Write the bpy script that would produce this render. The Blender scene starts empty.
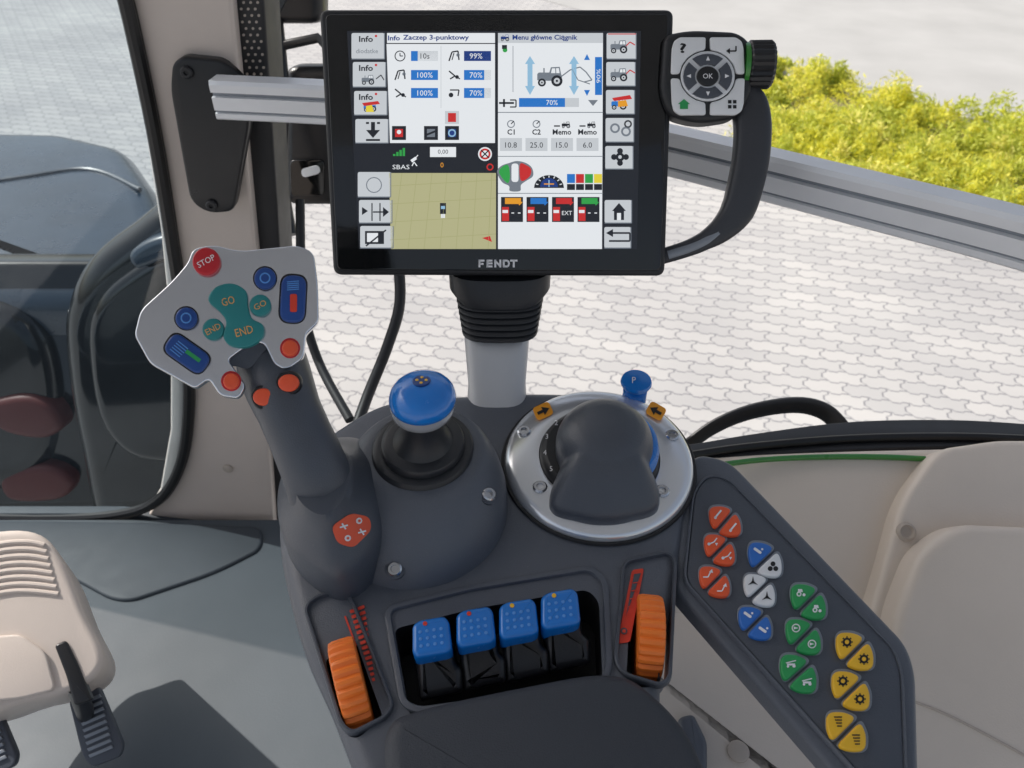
import bpy, bmesh, math, random
from mathutils import Vector, Matrix
from mathutils.bvhtree import BVHTree
random.seed(7)
scene=bpy.context.scene
COL=scene.collection
# ------------------------------------------------------------ camera calibration
CAM=Vector((0,0,2.5)); PITCH=math.radians(38); FPX=804.0
Fv=Vector((0,math.cos(PITCH),-math.sin(PITCH))); Uv=Vector((0,math.sin(PITCH),math.cos(PITCH))); Rv=Vector((1,0,0))
def ray(px,py): return Fv+Rv*((px-512)/FPX)+Uv*((384-py)/FPX)
def at(px,py,d): return CAM+ray(px,py)*d
def onz(px,py,z):
    r=ray(px,py); return CAM+r*((z-CAM.z)/r.z)
class Frame:
    def __init__(s,o,n,xh=(1,0,0)): 
        s.o=Vector(o); s.N=Vector(n).normalized(); x=Vector(xh); s.X=(x-s.N*x.dot(s.N)).normalized(); s.Y=s.N.cross(s.X)
    def loc(s,px,py,h=0):
        o=s.o+s.N*h; r=ray(px,py); t=(o-CAM).dot(s.N)/r.dot(s.N); p=CAM+r*t-s.o
        return (p.dot(s.X),p.dot(s.Y))
    def w(s,a,b,h=0): return s.o+s.X*a+s.Y*b+s.N*h
# ------------------------------------------------------------ materials
def lin(c): 
    c/=255.0
    return c/12.92 if c<=.04045 else ((c+.055)/1.055)**2.4
def C(r,g,b): return (lin(r),lin(g),lin(b),1)
def mat(name,col,rough=.5,metal=0,bump=0,bscale=600,var=.08,vscale=6,coat=0,emit=0,rvar=.1,spec=.5,dust=0):
    m=bpy.data.materials.new(name); m.use_nodes=True; nt=m.node_tree; p=nt.nodes['Principled BSDF']
    p.inputs['Metallic'].default_value=metal; p.inputs['Specular IOR Level'].default_value=spec
    p.inputs['Coat Weight'].default_value=coat
    tc=nt.nodes.new('ShaderNodeTexCoord')
    n=nt.nodes.new('ShaderNodeTexNoise'); n.inputs['Scale'].default_value=vscale; n.inputs['Detail'].default_value=5
    nt.links.new(tc.outputs['Object'],n.inputs['Vector'])
    r=nt.nodes.new('ShaderNodeValToRGB'); r.color_ramp.elements[0].position=.3; r.color_ramp.elements[1].position=.7
    r.color_ramp.elements[0].color=tuple(c*(1-var) for c in col[:3])+(1,)
    r.color_ramp.elements[1].color=tuple(min(1,c*(1+var)) for c in col[:3])+(1,)
    nt.links.new(n.outputs['Fac'],r.inputs['Fac']); out=r.outputs['Color']
    if dust:
        nd=nt.nodes.new('ShaderNodeTexNoise'); nd.inputs['Scale'].default_value=650; nd.inputs['Detail'].default_value=3
        nt.links.new(tc.outputs['Object'],nd.inputs['Vector'])
        rd=nt.nodes.new('ShaderNodeValToRGB'); rd.color_ramp.elements[0].position=.68; rd.color_ramp.elements[0].color=(0,0,0,1); rd.color_ramp.elements[1].position=.76; rd.color_ramp.elements[1].color=(dust,dust,dust,1)
        nt.links.new(nd.outputs['Fac'],rd.inputs['Fac'])
        mx=nt.nodes.new('ShaderNodeMix'); mx.data_type='RGBA'; nt.links.new(rd.outputs['Color'],mx.inputs[0]); nt.links.new(out,mx.inputs[6]); mx.inputs[7].default_value=(.35,.35,.34,1); out=mx.outputs[2]
    nt.links.new(out,p.inputs['Base Color'])
    mr=nt.nodes.new('ShaderNodeMapRange'); mr.inputs['To Min'].default_value=max(.02,rough-rvar); mr.inputs['To Max'].default_value=min(1,rough+rvar)
    n2=nt.nodes.new('ShaderNodeTexNoise'); n2.inputs['Scale'].default_value=vscale*5; n2.inputs['Detail'].default_value=6
    nt.links.new(tc.outputs['Object'],n2.inputs['Vector'])
    nt.links.new(n2.outputs['Fac'],mr.inputs['Value']); nt.links.new(mr.outputs['Result'],p.inputs['Roughness'])
    if bump:
        n3=nt.nodes.new('ShaderNodeTexNoise'); n3.inputs['Scale'].default_value=bscale; n3.inputs['Detail'].default_value=2
        nt.links.new(tc.outputs['Object'],n3.inputs['Vector'])
        b=nt.nodes.new('ShaderNodeBump'); b.inputs['Strength'].default_value=bump; b.inputs['Distance'].default_value=.001
        nt.links.new(n3.outputs['Fac'],b.inputs['Height']); nt.links.new(b.outputs['Normal'],p.inputs['Normal'])
    return m
def ui(name,r,g,b):
    m=bpy.data.materials.new(name); m.use_nodes=True; p=m.node_tree.nodes['Principled BSDF']
    p.inputs['Base Color'].default_value=(.02,.02,.02,1); p.inputs['Roughness'].default_value=.3
    p.inputs['Specular IOR Level'].default_value=.3
    p.inputs['Emission Color'].default_value=C(r,g,b); p.inputs['Emission Strength'].default_value=.88
    return m
M={}
M['con']=mat('console_plastic',C(88,93,102),.4,bump=.3,bscale=900,dust=.22)
M['con2']=mat('console_plastic_dark',C(73,78,87),.36,bump=.3,bscale=900,dust=.12)
M['pit']=mat('recess_plastic',C(28,29,31),.55)
M['pad']=mat('armrest_fabric',C(60,64,71),.6,bump=.5,bscale=900,spec=.35,var=.05)
M['blk']=mat('black_plastic',C(28,29,32),.32,bump=.1,dust=.08)
M['blkm']=mat('black_matte',C(34,35,38),.5,dust=.08)
M['hnd']=mat('handle_plastic',C(52,54,59),.4,bump=.2,dust=.1)
M['gloss']=mat('black_gloss',C(12,13,14),.12,coat=.3,rvar=.04)
M['rub']=mat('rubber',C(40,42,46),.42,bump=.1,dust=.08)
M['sil']=mat('silver_lacquer',C(226,229,233),.2,metal=.65,var=.02,rvar=.03,coat=.3)
M['plate']=mat('silver_faceplate',C(214,217,223),.2,metal=1,var=.01,rvar=.02,vscale=2)
M['chrome']=mat('satin_collar',C(218,222,228),.22,metal=.6,var=.02,rvar=.04)
M['alu']=mat('anodised_aluminium',C(230,232,235),.38,metal=.2,var=.03,vscale=20)
M['alud']=mat('aluminium_groove',C(135,141,149),.45,metal=.4)
M['colm']=mat('column_paint',C(205,206,208),.4,metal=.1,var=.03)
M['steel']=mat('bright_steel',C(190,192,195),.25,metal=1)
M['beige']=mat('beige_plastic',C(214,203,191),.42,bump=.2,bscale=500,var=.05)
M['beiged']=mat('beige_plastic_dark',C(182,171,160),.5,bump=.2,bscale=500,var=.05)  # darker beige for plugs, lid seam and perforation dots
M['beigep']=mat('pillar_plastic',C(210,198,189),.45,bump=.2,bscale=500,var=.05)
M['lining']=mat('roof_lining',C(175,178,182),.8,bump=.3,bscale=300)
M['blue']=mat('blue_plastic',C(22,118,205),.24,var=.04,coat=.4)
M['blued']=mat('blue_plastic_deep',C(18,60,125),.35)
M['orange']=mat('orange_plastic',C(250,130,50),.38,var=.05)
M['redo']=mat('red_orange_button',C(232,88,52),.35,var=.04)
M['red']=mat('stop_red',C(190,35,45),.3)
M['scale']=mat('red_scale_print',C(215,62,40),.5)
M['teal']=mat('teal_button',C(38,128,130),.35)
M['navy']=mat('navy_button',C(28,70,140),.35)
M['navl']=mat('light_blue_print',C(90,150,220),.4)
M['amber']=mat('amber_print',C(225,165,90),.5)
M['green']=mat('green_key',C(42,155,85),.35)
M['yel']=mat('yellow_key',C(240,188,45),.35)
M['oyel']=mat('orange_yellow_print',C(240,160,40),.4)
M['bkey']=mat('blue_key',C(45,110,195),.35)
M['wkey']=mat('white_key',C(228,230,232),.35)
M['okey']=mat('orange_key',C(235,92,48),.35)
M['ink']=mat('dark_print',C(25,25,28),.5)
M['wink']=mat('white_print',C(235,235,238),.5)
M['floor']=mat('floor_rubber',C(66,74,81),.58,bump=.12,bscale=300,var=.16,vscale=3,rvar=.06)
M['step']=mat('floor_step',C(56,63,70),.58,bump=.12,bscale=300,var=.12,rvar=.06)
M['hood']=mat('hood_paint',C(44,58,72),.3,coat=.4,var=.2,dust=.1)
M['dred']=mat('dull_red_paint',C(92,38,34),.5)
M['seal']=mat('seal_rubber',C(18,18,20),.42,dust=.1)
M['grn']=mat('green_fender_paint',C(45,125,40),.3,coat=.5)
for k,c in dict(U_w=(238,242,246),U_g=(205,210,215),U_d=(30,34,42),U_b=(40,120,205),U_nb=(30,60,130),U_k=(186,184,140),U_kl=(170,170,120),U_r=(205,45,45),U_gr=(50,165,75),U_o=(235,160,40),U_lb=(150,195,225),U_y=(235,215,60),U_m=(120,128,138)).items():
    M[k]=ui('display_'+k,*c)
# ------------------------------------------------------------ mesh builder
def area(p): return sum(p[i][0]*p[(i+1)%len(p)][1]-p[(i+1)%len(p)][0]*p[i][1] for i in range(len(p)))/2
def ccw(p): return list(p) if area(p)>0 else list(reversed(p))
def inset(p,d):
    n=len(p); out=[]
    for i in range(n):
        a=Vector(p[i-1]);b=Vector(p[i]);c=Vector(p[(i+1)%n])
        e1=(b-a); e2=(c-b)
        if e1.length<1e-9 or e2.length<1e-9: out.append(p[i]); continue
        e1.normalize(); e2.normalize()
        n1=Vector((-e1.y,e1.x)); n2=Vector((-e2.y,e2.x)); m=n1+n2
        if m.length<1e-6: m=n1
        m.normalize(); k=max(.5,m.dot(n1)); q=b+m*(d/k); out.append((q.x,q.y))
    return out
def rnd(p,r,n=5):
    out=[];L=len(p)
    for i in range(L):
        a=Vector(p[i-1][:2]);b=Vector(p[i][:2]);c=Vector(p[(i+1)%L][:2])
        ri=p[i][2] if len(p[i])>2 else r
        d1=(a-b);d2=(c-b); k=min(ri,d1.length*.49,d2.length*.49)
        s=b+d1.normalized()*k; e=b+d2.normalized()*k
        for j in range(n+1):
            t=j/n; q=s*(1-t)**2+b*2*t*(1-t)+e*t*t; out.append((q.x,q.y))
    return out
def cat(p,n=6,closed=False):
    out=[];L=len(p); V=[Vector(q) for q in p]
    rng=range(L) if closed else range(L-1)
    for i in rng:
        if closed: p0,p1,p2,p3=V[i-1],V[i],V[(i+1)%L],V[(i+2)%L]
        else: p0=V[max(0,i-1)];p1=V[i];p2=V[i+1];p3=V[min(L-1,i+2)]
        for j in range(n):
            t=j/n
            q=.5*((2*p1)+(p2-p0)*t+(2*p0-5*p1+4*p2-p3)*t*t+(3*p1-p0-3*p2+p3)*t**3)
            out.append(q if len(q)==3 else tuple(q))
    if not closed: out.append(V[-1] if len(V[-1])==3 else tuple(V[-1]))
    return out
def circ(cx,cy,r,n=24,ry=None): 
    ry=ry or r
    return [(cx+r*math.cos(2*math.pi*i/n),cy+ry*math.sin(2*math.pi*i/n)) for i in range(n)]
def rrect(x0,y0,x1,y1,r,n=4): return rnd([(x0,y0),(x1,y0),(x1,y1),(x0,y1)],r,n)
def rotp(pts,cx,cy,deg):
    a=math.radians(deg);c=math.cos(a);s=math.sin(a)
    return [(cx+(x-cx)*c-(y-cy)*s,cy+(x-cx)*s+(y-cy)*c) for x,y in pts]
TC={}
def textmesh(s,bold):
    k=(s,bold)
    if k in TC: return TC[k]
    cu=bpy.data.curves.new('t','FONT'); cu.body=s; cu.resolution_u=2; cu.size=1
    if bold: cu.offset=.025
    o=bpy.data.objects.new('t',cu); COL.objects.link(o); bpy.context.view_layer.update()
    me=bpy.data.meshes.new_from_object(o.evaluated_get(bpy.context.evaluated_depsgraph_get()))
    vs=[(v.co.x,v.co.y) for v in me.vertices]; fs=[list(p.vertices) for p in me.polygons]
    bpy.data.objects.remove(o); bpy.data.curves.remove(cu); bpy.data.meshes.remove(me)
    TC[k]=(vs,fs); return TC[k]
class MB:
    def __init__(s): s.v=[];s.f=[];s.m=[];s.mats=[]
    def mi(s,m):
        m=M[m] if isinstance(m,str) else m
        if m not in s.mats: s.mats.append(m)
        return s.mats.index(m)
    def addv(s,pts):
        b=len(s.v); s.v+= [Vector(p) for p in pts]; return b
    def face(s,idx,m): s.f.append(list(idx)); s.m.append(m)
    def rings(s,R,m,cap0=True,cap1=True):
        m=s.mi(m); n=len(R[0]); bs=[s.addv(r) for r in R]
        for k in range(len(R)-1):
            for i in range(n):
                j=(i+1)%n; s.face((bs[k]+i,bs[k]+j,bs[k+1]+j,bs[k+1]+i),m)
        if cap0: s.face([bs[0]+i for i in reversed(range(n))],m)
        if cap1: s.face([bs[-1]+i for i in range(n)],m)
    def poly(s,fr,pts,h,m):
        pts=ccw(pts); b=s.addv([fr.w(x,y,h) for x,y in pts]); s.face(range(b,b+len(pts)),s.mi(m))
    def prism(s,fr,pts,h0,h1,m,bev=0,taper=0,bn=3):
        pts=ccw(pts); R=[]
        base=inset(pts,-taper) if taper else pts
        R.append([fr.w(x,y,h0) for x,y in base])
        if bev:
            for k in range(bn+1):
                th=math.pi/2*k/bn; q=inset(pts,bev*(1-math.cos(th))) if k else pts
                R.append([fr.w(x,y,h1-bev+bev*math.sin(th)) for x,y in q])
        else: R.append([fr.w(x,y,h1) for x,y in pts])
        s.rings(R,m)
    def P(s,fr,px,h0,h1,m,bev=0,taper=0,bn=3): s.prism(fr,[fr.loc(x,y,h1) for x,y in px],h0,h1,m,bev,taper,bn)
    def S(s,fr,px,h,m): s.poly(fr,[fr.loc(x,y,h) for x,y in px],h,m)
    def rect(s,fr,x0,y0,x1,y1,h,m): s.S(fr,[(x0,y0),(x1,y0),(x1,y1),(x0,y1)],h,m)
    def line(s,fr,pts,w,h,m):
        for (x0,y0),(x1,y1) in zip(pts[:-1],pts[1:]):
            L=math.hypot(x1-x0,y1-y0) or 1; nx=-(y1-y0)/L*w/2; ny=(x1-x0)/L*w/2
            s.S(fr,[(x0+nx,y0+ny),(x1+nx,y1+ny),(x1-nx,y1-ny),(x0-nx,y0-ny)],h,m)
    def lathe(s,fr,c,prof,m,seg=40,sx=1,sy=1,cap0=True,cap1=True,shift=(0,0)):
        sf=shift if callable(shift) else (lambda h:(shift[0]*h,shift[1]*h))
        R=[[fr.w(c[0]+sf(h)[0]+r*sx*math.cos(2*math.pi*i/seg),c[1]+sf(h)[1]+r*sy*math.sin(2*math.pi*i/seg),h) for i in range(seg)] for r,h in prof]
        s.rings(R,m,cap0,cap1)
    def tube(s,pts,rad,m,seg=14,up=(0,0,1)):
        pts=[Vector(p) for p in pts]; n=len(pts); R=[]
        up=Vector(up)
        for i,p in enumerate(pts):
            t=(pts[min(i+1,n-1)]-pts[max(i-1,0)]).normalized()
            a=up.cross(t)
            if a.length<1e-4: a=Vector((1,0,0)).cross(t)
            a.normalize(); b=t.cross(a)
            r=rad[min(i,len(rad)-1)] if isinstance(rad,(list,)) else rad
            ra,rb=(r if isinstance(r,tuple) else (r,r))
            R.append([p+a*ra*math.cos(2*math.pi*k/seg)+b*rb*math.sin(2*math.pi*k/seg) for k in range(seg)])
        s.rings(R,m)
    def text(s,fr,cx,cy,txt,hp,m,h,wp=None,rot=0,bold=False):
        vs,fs=textmesh(txt,bold)
        if not vs: return
        x0=min(v[0] for v in vs);x1=max(v[0] for v in vs);y0=min(v[1] for v in vs);y1=max(v[1] for v in vs)
        sc=hp/(y1-y0); sx=(wp/(x1-x0)) if wp else sc
        a=math.radians(rot);c=math.cos(a);sn=math.sin(a); pts=[]
        for x,y in vs:
            X=(x-(x0+x1)/2)*sx; Y=-(y-(y0+y1)/2)*sc
            l=fr.loc(cx+X*c-Y*sn,cy+X*sn+Y*c,h); pts.append(fr.w(l[0],l[1],h))
        b=s.addv(pts); mm=s.mi(m)
        for f in fs: s.face([b+i for i in f],mm)
WL={}
def tag(ob,label=None,cat_=None,group=None,kind=None):
    if label: ob['label']=label
    if cat_: ob['category']=cat_
    if group: ob['group']=group
    if kind: ob['kind']=kind
def par(ob,parent):
    wl=ob.location.copy(); WL[ob.name]=wl
    pw=WL.get(parent.name,parent.location.copy())
    ob.parent=parent; ob.location=wl-pw
def build(mb,name,parent=None,label=None,cat_=None,group=None,kind=None,ang=35,origin=None,flat=False):
    me=bpy.data.meshes.new(name)
    xs=[v.x for v in mb.v];ys=[v.y for v in mb.v];zs=[v.z for v in mb.v]
    o=origin or Vector(((min(xs)+max(xs))/2,(min(ys)+max(ys))/2,min(zs) if not parent else (min(zs)+max(zs))/2))
    me.from_pydata([v-o for v in mb.v],[],mb.f)
    for m in mb.mats: me.materials.append(m)
    for p,i in zip(me.polygons,mb.m): p.material_index=i; p.use_smooth=not flat
    me.update()
    if not flat: me.set_sharp_from_angle(angle=math.radians(ang))
    ob=bpy.data.objects.new(name,me); COL.objects.link(ob); ob.location=o
    tag(ob,label,cat_,group,kind)
    if parent: par(ob,parent)
    return ob
def meld(ob,vox,it):
    r=ob.modifiers.new('r','REMESH'); r.mode='VOXEL'; r.voxel_size=vox; r.use_smooth_shade=True
    s=ob.modifiers.new('s','SMOOTH'); s.factor=.5; s.iterations=it
    bpy.context.view_layer.update()
    me=bpy.data.meshes.new_from_object(ob.evaluated_get(bpy.context.evaluated_depsgraph_get()))
    ob.modifiers.clear(); ob.data=me
    for p in me.polygons: p.use_smooth=True
def empty(name,loc,label,cat_,group=None):
    e=bpy.data.objects.new(name,None); COL.objects.link(e); e.location=loc; e.empty_display_size=.05
    tag(e,label,cat_,group); return e
# ------------------------------------------------------------ GROUND
def ground():
    m=bpy.data.materials.new('concrete_pavers'); m.use_nodes=True; nt=m.node_tree; N=nt.nodes; L=nt.links; p=N['Principled BSDF']
    tc=N.new('ShaderNodeTexCoord'); mp=N.new('ShaderNodeMapping'); mp.inputs['Rotation'].default_value=(0,0,math.radians(14)); L.new(tc.outputs['Object'],mp.inputs['Vector'])
    sp=N.new('ShaderNodeSeparateXYZ'); L.new(mp.outputs['Vector'],sp.inputs[0])
    def mth(op,a,b):
        c=N.new('ShaderNodeMath'); c.operation=op
        for i,v in enumerate((a,b)):
            if isinstance(v,(int,float)): c.inputs[i].default_value=v
            else: L.new(v,c.inputs[i])
        return c.outputs[0]
    def trap(out,per,amp):
        a=mth('PINGPONG',out,per); b=mth('SUBTRACT',a,per/2); c=mth('MULTIPLY',b,1.4); d=mth('MINIMUM',c,amp); return mth('MAXIMUM',d,-amp)
    X=mth('ADD',sp.outputs['X'],trap(sp.outputs['Y'],.0475,.011)); Y=mth('ADD',sp.outputs['Y'],trap(sp.outputs['X'],.0475,.006))
    cb=N.new('ShaderNodeCombineXYZ'); L.new(X,cb.inputs[0]); L.new(Y,cb.inputs[1])
    br=N.new('ShaderNodeTexBrick'); L.new(cb.outputs[0],br.inputs['Vector']); br.inputs['Scale'].default_value=1
    br.inputs['Brick Width'].default_value=.19; br.inputs['Row Height'].default_value=.095; br.inputs['Mortar Size'].default_value=.0055; br.inputs['Mortar Smooth'].default_value=.4
    br.inputs['Color1'].default_value=(.49,.48,.465,1); br.inputs['Color2'].default_value=(.415,.41,.405,1); br.inputs['Mortar'].default_value=(.235,.235,.245,1)
    nz=N.new('ShaderNodeTexNoise'); nz.inputs['Scale'].default_value=.8; nz.inputs['Detail'].default_value=8; L.new(tc.outputs['Object'],nz.inputs['Vector'])
    rp=N.new('ShaderNodeValToRGB'); rp.color_ramp.elements[0].position=.3; rp.color_ramp.elements[0].color=(.80,.80,.82,1); rp.color_ramp.elements[1].position=.7; rp.color_ramp.elements[1].color=(1,1,1,1); L.new(nz.outputs['Fac'],rp.inputs['Fac'])
    mx=N.new('ShaderNodeMix'); mx.data_type='RGBA'; mx.blend_type='MULTIPLY'; mx.inputs[0].default_value=1; L.new(br.outputs['Color'],mx.inputs[6]); L.new(rp.outputs['Color'],mx.inputs[7])
    L.new(mx.outputs[2],p.inputs['Base Color']); p.inputs['Roughness'].default_value=.85
    bp=N.new('ShaderNodeBump'); bp.inputs['Distance'].default_value=.005; bp.inputs['Strength'].default_value=.4; bp.invert=True; L.new(br.outputs['Fac'],bp.inputs['Height']); L.new(bp.outputs['Normal'],p.inputs['Normal'])
    mb=MB(); mb.mats.append(m)
    b=mb.addv([(-150,-150,0),(150,-150,0),(150,150,0),(-150,150,0)]); mb.face((b,b+1,b+2,b+3),0)
    build(mb,'ground',label='light grey interlocking concrete block paving',kind='structure',origin=Vector((0,0,0)))
    rd=mat('pale_asphalt',(.38,.378,.37,1),.9,bump=.5,bscale=60,var=.07,vscale=1.5)
    mb=MB()
    pts=[onz(690,40,0),onz(1200,178,0)]
    d=(pts[1]-pts[0]).normalized(); nn=Vector((-d.y,d.x,0))
    if nn.y<0: nn=-nn
    a=pts[0]-d*60; c=pts[1]+d*60; 
    q=[a,c,c+nn*70,a+nn*70]; b=mb.addv([(v.x,v.y,.004) for v in q]); mb.face((b,b+1,b+2,b+3) ,mb.mi(rd))
    build(mb,'road',label='pale smooth asphalt road beyond the planting',kind='structure')
    mb=MB(); kc=mat('kerb_concrete',(.45,.44,.42,1),.85,bump=.4,bscale=80)
    e0=onz(722,62,0); e1=onz(1200,176,0); dd=(e1-e0).normalized(); k=Frame(e0,(0,0,1),dd)
    Lk=(e1-e0).length
    mb.prism(k,[(-.02,-.1),(Lk,-.1),(Lk,0.02),(-.02,.02)],0,.06,kc,.01)
    build(mb,'kerb',label='low pale concrete kerb along the planting bed',kind='structure')
ground()
def shrubs():
    lf=[]
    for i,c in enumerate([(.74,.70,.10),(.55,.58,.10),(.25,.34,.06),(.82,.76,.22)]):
        m=mat('leaf_%d'%i,c+(1,),.6,var=.2,vscale=30); nt=m.node_tree; p=nt.nodes['Principled BSDF']
        tl=nt.nodes.new('ShaderNodeBsdfTranslucent'); tl.inputs[0].default_value=(c[0]*1.1,c[1]*1.12,c[2]*.9,1)
        mx=nt.nodes.new('ShaderNodeMixShader'); mx.inputs[0].default_value=.45
        nt.links.new(p.outputs[0],mx.inputs[1]); nt.links.new(tl.outputs[0],mx.inputs[2]); nt.links.new(mx.outputs[0],nt.nodes['Material Output'].inputs[0])
        lf.append(m)
    mb=MB(); mi=[mb.mi(m) for m in lf]
    poly=[(748,66),(800,76),(880,98),(1120,158),(1120,260),(960,220),(800,185),(752,165)]
    P=[onz(x,y,0) for x,y in poly]; pp=[(v.x,v.y) for v in P]
    x0=min(p[0] for p in pp);x1=max(p[0] for p in pp);y0=min(p[1] for p in pp);y1=max(p[1] for p in pp)
    def ins(x,y):
        c=False
        for i in range(len(pp)):
            (xa,ya),(xb,yb)=pp[i-1],pp[i]
            if (ya>y)!=(yb>y) and x<(xb-xa)*(y-ya)/(yb-ya)+xa: c=not c
        return c
    cl=[]
    while len(cl)<170:
        x=random.uniform(x0,x1);y=random.uniform(y0,y1)
        if ins(x,y): cl.append((x,y,random.uniform(.06,.28),random.uniform(.10,.32)))
    for cx,cy,h,r in cl:
        tone=random.choice([0,0,1,3,1])
        for k in range(330):
            th=random.uniform(0,2*math.pi); ph=random.uniform(0,1); rr=r*random.uniform(.4,1.05)
            sx=math.sqrt(1-ph*ph)
            c=Vector((cx+rr*sx*math.cos(th),cy+rr*sx*math.sin(th),.02+h*ph*random.uniform(.7,1.2)))
            a=Vector((random.gauss(0,.8),random.gauss(0,.8),random.gauss(0,.9))).normalized()
            b=a.cross(Vector((random.gauss(0,1),random.gauss(0,1),random.gauss(0,1)))).normalized()
            L=random.uniform(.018,.040); w=L*.24
            i=mb.addv([c-a*L,c+b*w,c+a*L,c-b*w])
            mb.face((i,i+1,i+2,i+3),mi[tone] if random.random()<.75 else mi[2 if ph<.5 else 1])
    build(mb,'ground_cover',label='low yellow-green leafy ground-cover shrubs in a bed',kind='stuff',flat=True)
    soil=mat('soil',(.20,.18,.07,1),.95,var=.3); mb=MB(); b=mb.addv([(x,y,.008) for x,y in ccw(pp)]); mb.face(range(b,b+len(pp)),mb.mi(soil))
    build(mb,'soil_bed',label='mossy soil under the ground cover',kind='structure')
shrubs()
# ------------------------------------------------------------ OUTSIDE TRACTOR BODY
WALL=Frame((0,1.07,2),(0,-1,0))
mb=MB(); HZ=Frame((0,0,1.42),(0,0,1))
mb.P(HZ,rnd([(-300,122),(66,128),(128,142),(156,182),(172,232),(90,290),(-300,290)],12),-.75,0,'hood',.09,bn=7)
hood=build(mb,'engine_hood',label='dark slate-blue tractor engine hood outside the windscreen',cat_='engine hood')
mb=MB(); mb.tube(cat([HZ.w(*HZ.loc(x,y),.001) for x,y in [(-120,200),(20,178),(90,170),(140,190)]],6),.008,'hood',8); build(mb,'hood_crease',hood)
FV=Frame((0,1.42,1.5),(0,-1,0.15))
fo=cat([(56,345),(62,300),(84,262),(122,232),(165,205),(235,212),(240,560),(110,560),(72,450)],5,True)
mb=MB(); mb.P(FV,fo,-.25,0,'gloss',.06,bn=7)
fen=build(mb,'front_fender',label='glossy black rounded front mudguard outside the windscreen',cat_='mudguard',ang=60)
mb=MB(); mb.P(FV,cat([(84,345),(94,302),(122,274),(165,252),(225,250),(225,440),(150,465),(100,430)],5,True),-.005,.014,'gloss',.03,bn=5)
build(mb,'mudguard_inner_panel',fen,ang=60)
mb=MB(); mb.P(FV,cat([(128,255),(150,240),(180,236),(185,256),(160,262),(136,270)],5,True),.0,.04,'hood',.015); build(mb,'mudguard_lamp_cap',fen)
mb=MB(); CF=Frame((0,1.78,1.3),(0,-1,.3)); mb.P(CF,rnd([(-400,262),(240,262),(240,800),(-400,800)],8),-.1,0,'gloss',.02)
ch=build(mb,'chassis_side',label='dark tractor chassis below the hood',cat_='chassis')
mb=MB(); mb.P(CF,cat([(-120,330),(-60,300),(10,310),(44,350),(52,420),(30,480),(-60,500),(-130,450)],5,True),-.05,.05,'gloss',.05,bn=6); build(mb,'chassis_cover',ch,ang=60)
mb=MB(); mb.P(CF,cat([(-20,408),(20,396),(48,406),(60,428),(40,440),(0,432)],5,True),-.02,.07,'dred',.02,bn=4); build(mb,'red_bracket',ch,label='dull red casting',ang=60)
mb=MB(); mb.P(CF,cat([(0,478),(40,466),(70,480),(60,500),(10,502)],5,True),-.02,.05,'dred',.02,bn=4); build(mb,'red_bracket',ch,label='dull red casting',ang=60)
mir=empty('exterior_mirror',at(290,120,1.4),'black exterior mirror on a bent tubular arm','mirror')
mb=MB()
mb.tube(cat([at(x,y,1.35) for x,y in [(276,20),(282,90),(280,170),(290,235)]],5),.012,'blk')
build(mb,'mirror_arm',mir)
mb=MB(); mb.tube([at(x,y,d) for x,y,d in [(262,60,1.35),(285,45,1.35),(318,38,1.35),(330,50,1.35)]],.008,'blk'); build(mb,'mirror_bracket',mir)
mb=MB(); FM=Frame(at(300,110,1.4),(0,-1,.2)); mb.P(FM,rrect(284,66,352,206,14),-.05,0,'blk',.015)
build(mb,'mirror_housing',mir)
mb=MB(); mb.P(FM,rrect(270,-60,322,24,12),-.06,-.01,'blk',.015); build(mb,'mirror_housing',mir)
mb=MB(); mb.P(FM,rrect(290,160,324,196,5),-.002,.006,'gloss',.002); build(mb,'mirror_joint',mir)
mb=MB(); mb.P(FM,rotp(rrect(301,167,320,176,5),310,171,-15),.0055,.0075,'wkey',.0005); build(mb,'joint_plate',mir)
mb=MB(); mb.tube(cat([at(x,y,d) for x,y,d in [(396,240,1.15),(400,300,1.15),(388,345,1.15),(368,395,1.15),(352,440,1.12)]],6),.008,'blkm')
build(mb,'grab_rail',label='thin dark curved tube outside the side window',cat_='tube')
mb=MB(); mb.tube(cat([at(x,y,d) for x,y,d in [(300,200,1.2),(303,300,1.2),(318,360,1.2),(350,420,1.15)]],6),.007,'blkm')
build(mb,'grab_rail',label='thin dark curved tube outside the side window',cat_='tube')
mb=MB(); mb.tube(cat([at(x,y,1.12) for x,y in [(680,452),(712,428),(750,412),(795,405),(825,412),(845,432)]],6),[(.006,.014)]*31,'blkm')
build(mb,'window_wiper',label='black curved wiper arm outside the side window',cat_='wiper')
# ------------------------------------------------------------ CAB SHELL
mb=MB(); mb.P(WALL,[(84,-170),(205,-170),(232,0),(256,250),(276,545),(120,560),(158,500),(170,430),(170,330),(160,230),(124,0)],-.09,0,'beigep',.006,bn=4)
pil=build(mb,'cab_pillar',label='warm beige plastic covered cab pillar',cat_='pillar')
mb=MB(); mb.P(WALL,[(222,-120),(256,-120),(264,0),(272,120),(283,300),(290,420),(284,545),(276,545),(256,250),(232,0)],-.1,-.02,'blkm',.004)
build(mb,'window_edge_strip',pil,label='black perforated edge strip')
mb=MB()
for r in range(13):
    for c in range(3):
        mb.S(WALL,circ(240+c*7+r*.6+(3 if r%2 else 0),-4+r*6.5,1.5,8),-.0195,'beiged')
build(mb,'perforation_dots',pil)
mb=MB(); c=WALL.loc(228,468,0); mb.lathe(WALL,c,[(.009,-.002),(.009,.003),(.006,.005)],'beiged',20)
build(mb,'trim_plug',pil)
sealpts=[(96,-150),(118,-40),(133,20),(156,130),(174,240),(188,340),(190,410),(182,462),(160,497),(120,512),(40,516),(-120,512)]
mb=MB(); mb.tube(cat([WALL.w(*WALL.loc(x,y),.007) for x,y in sealpts],5),.010,'seal',10)
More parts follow.
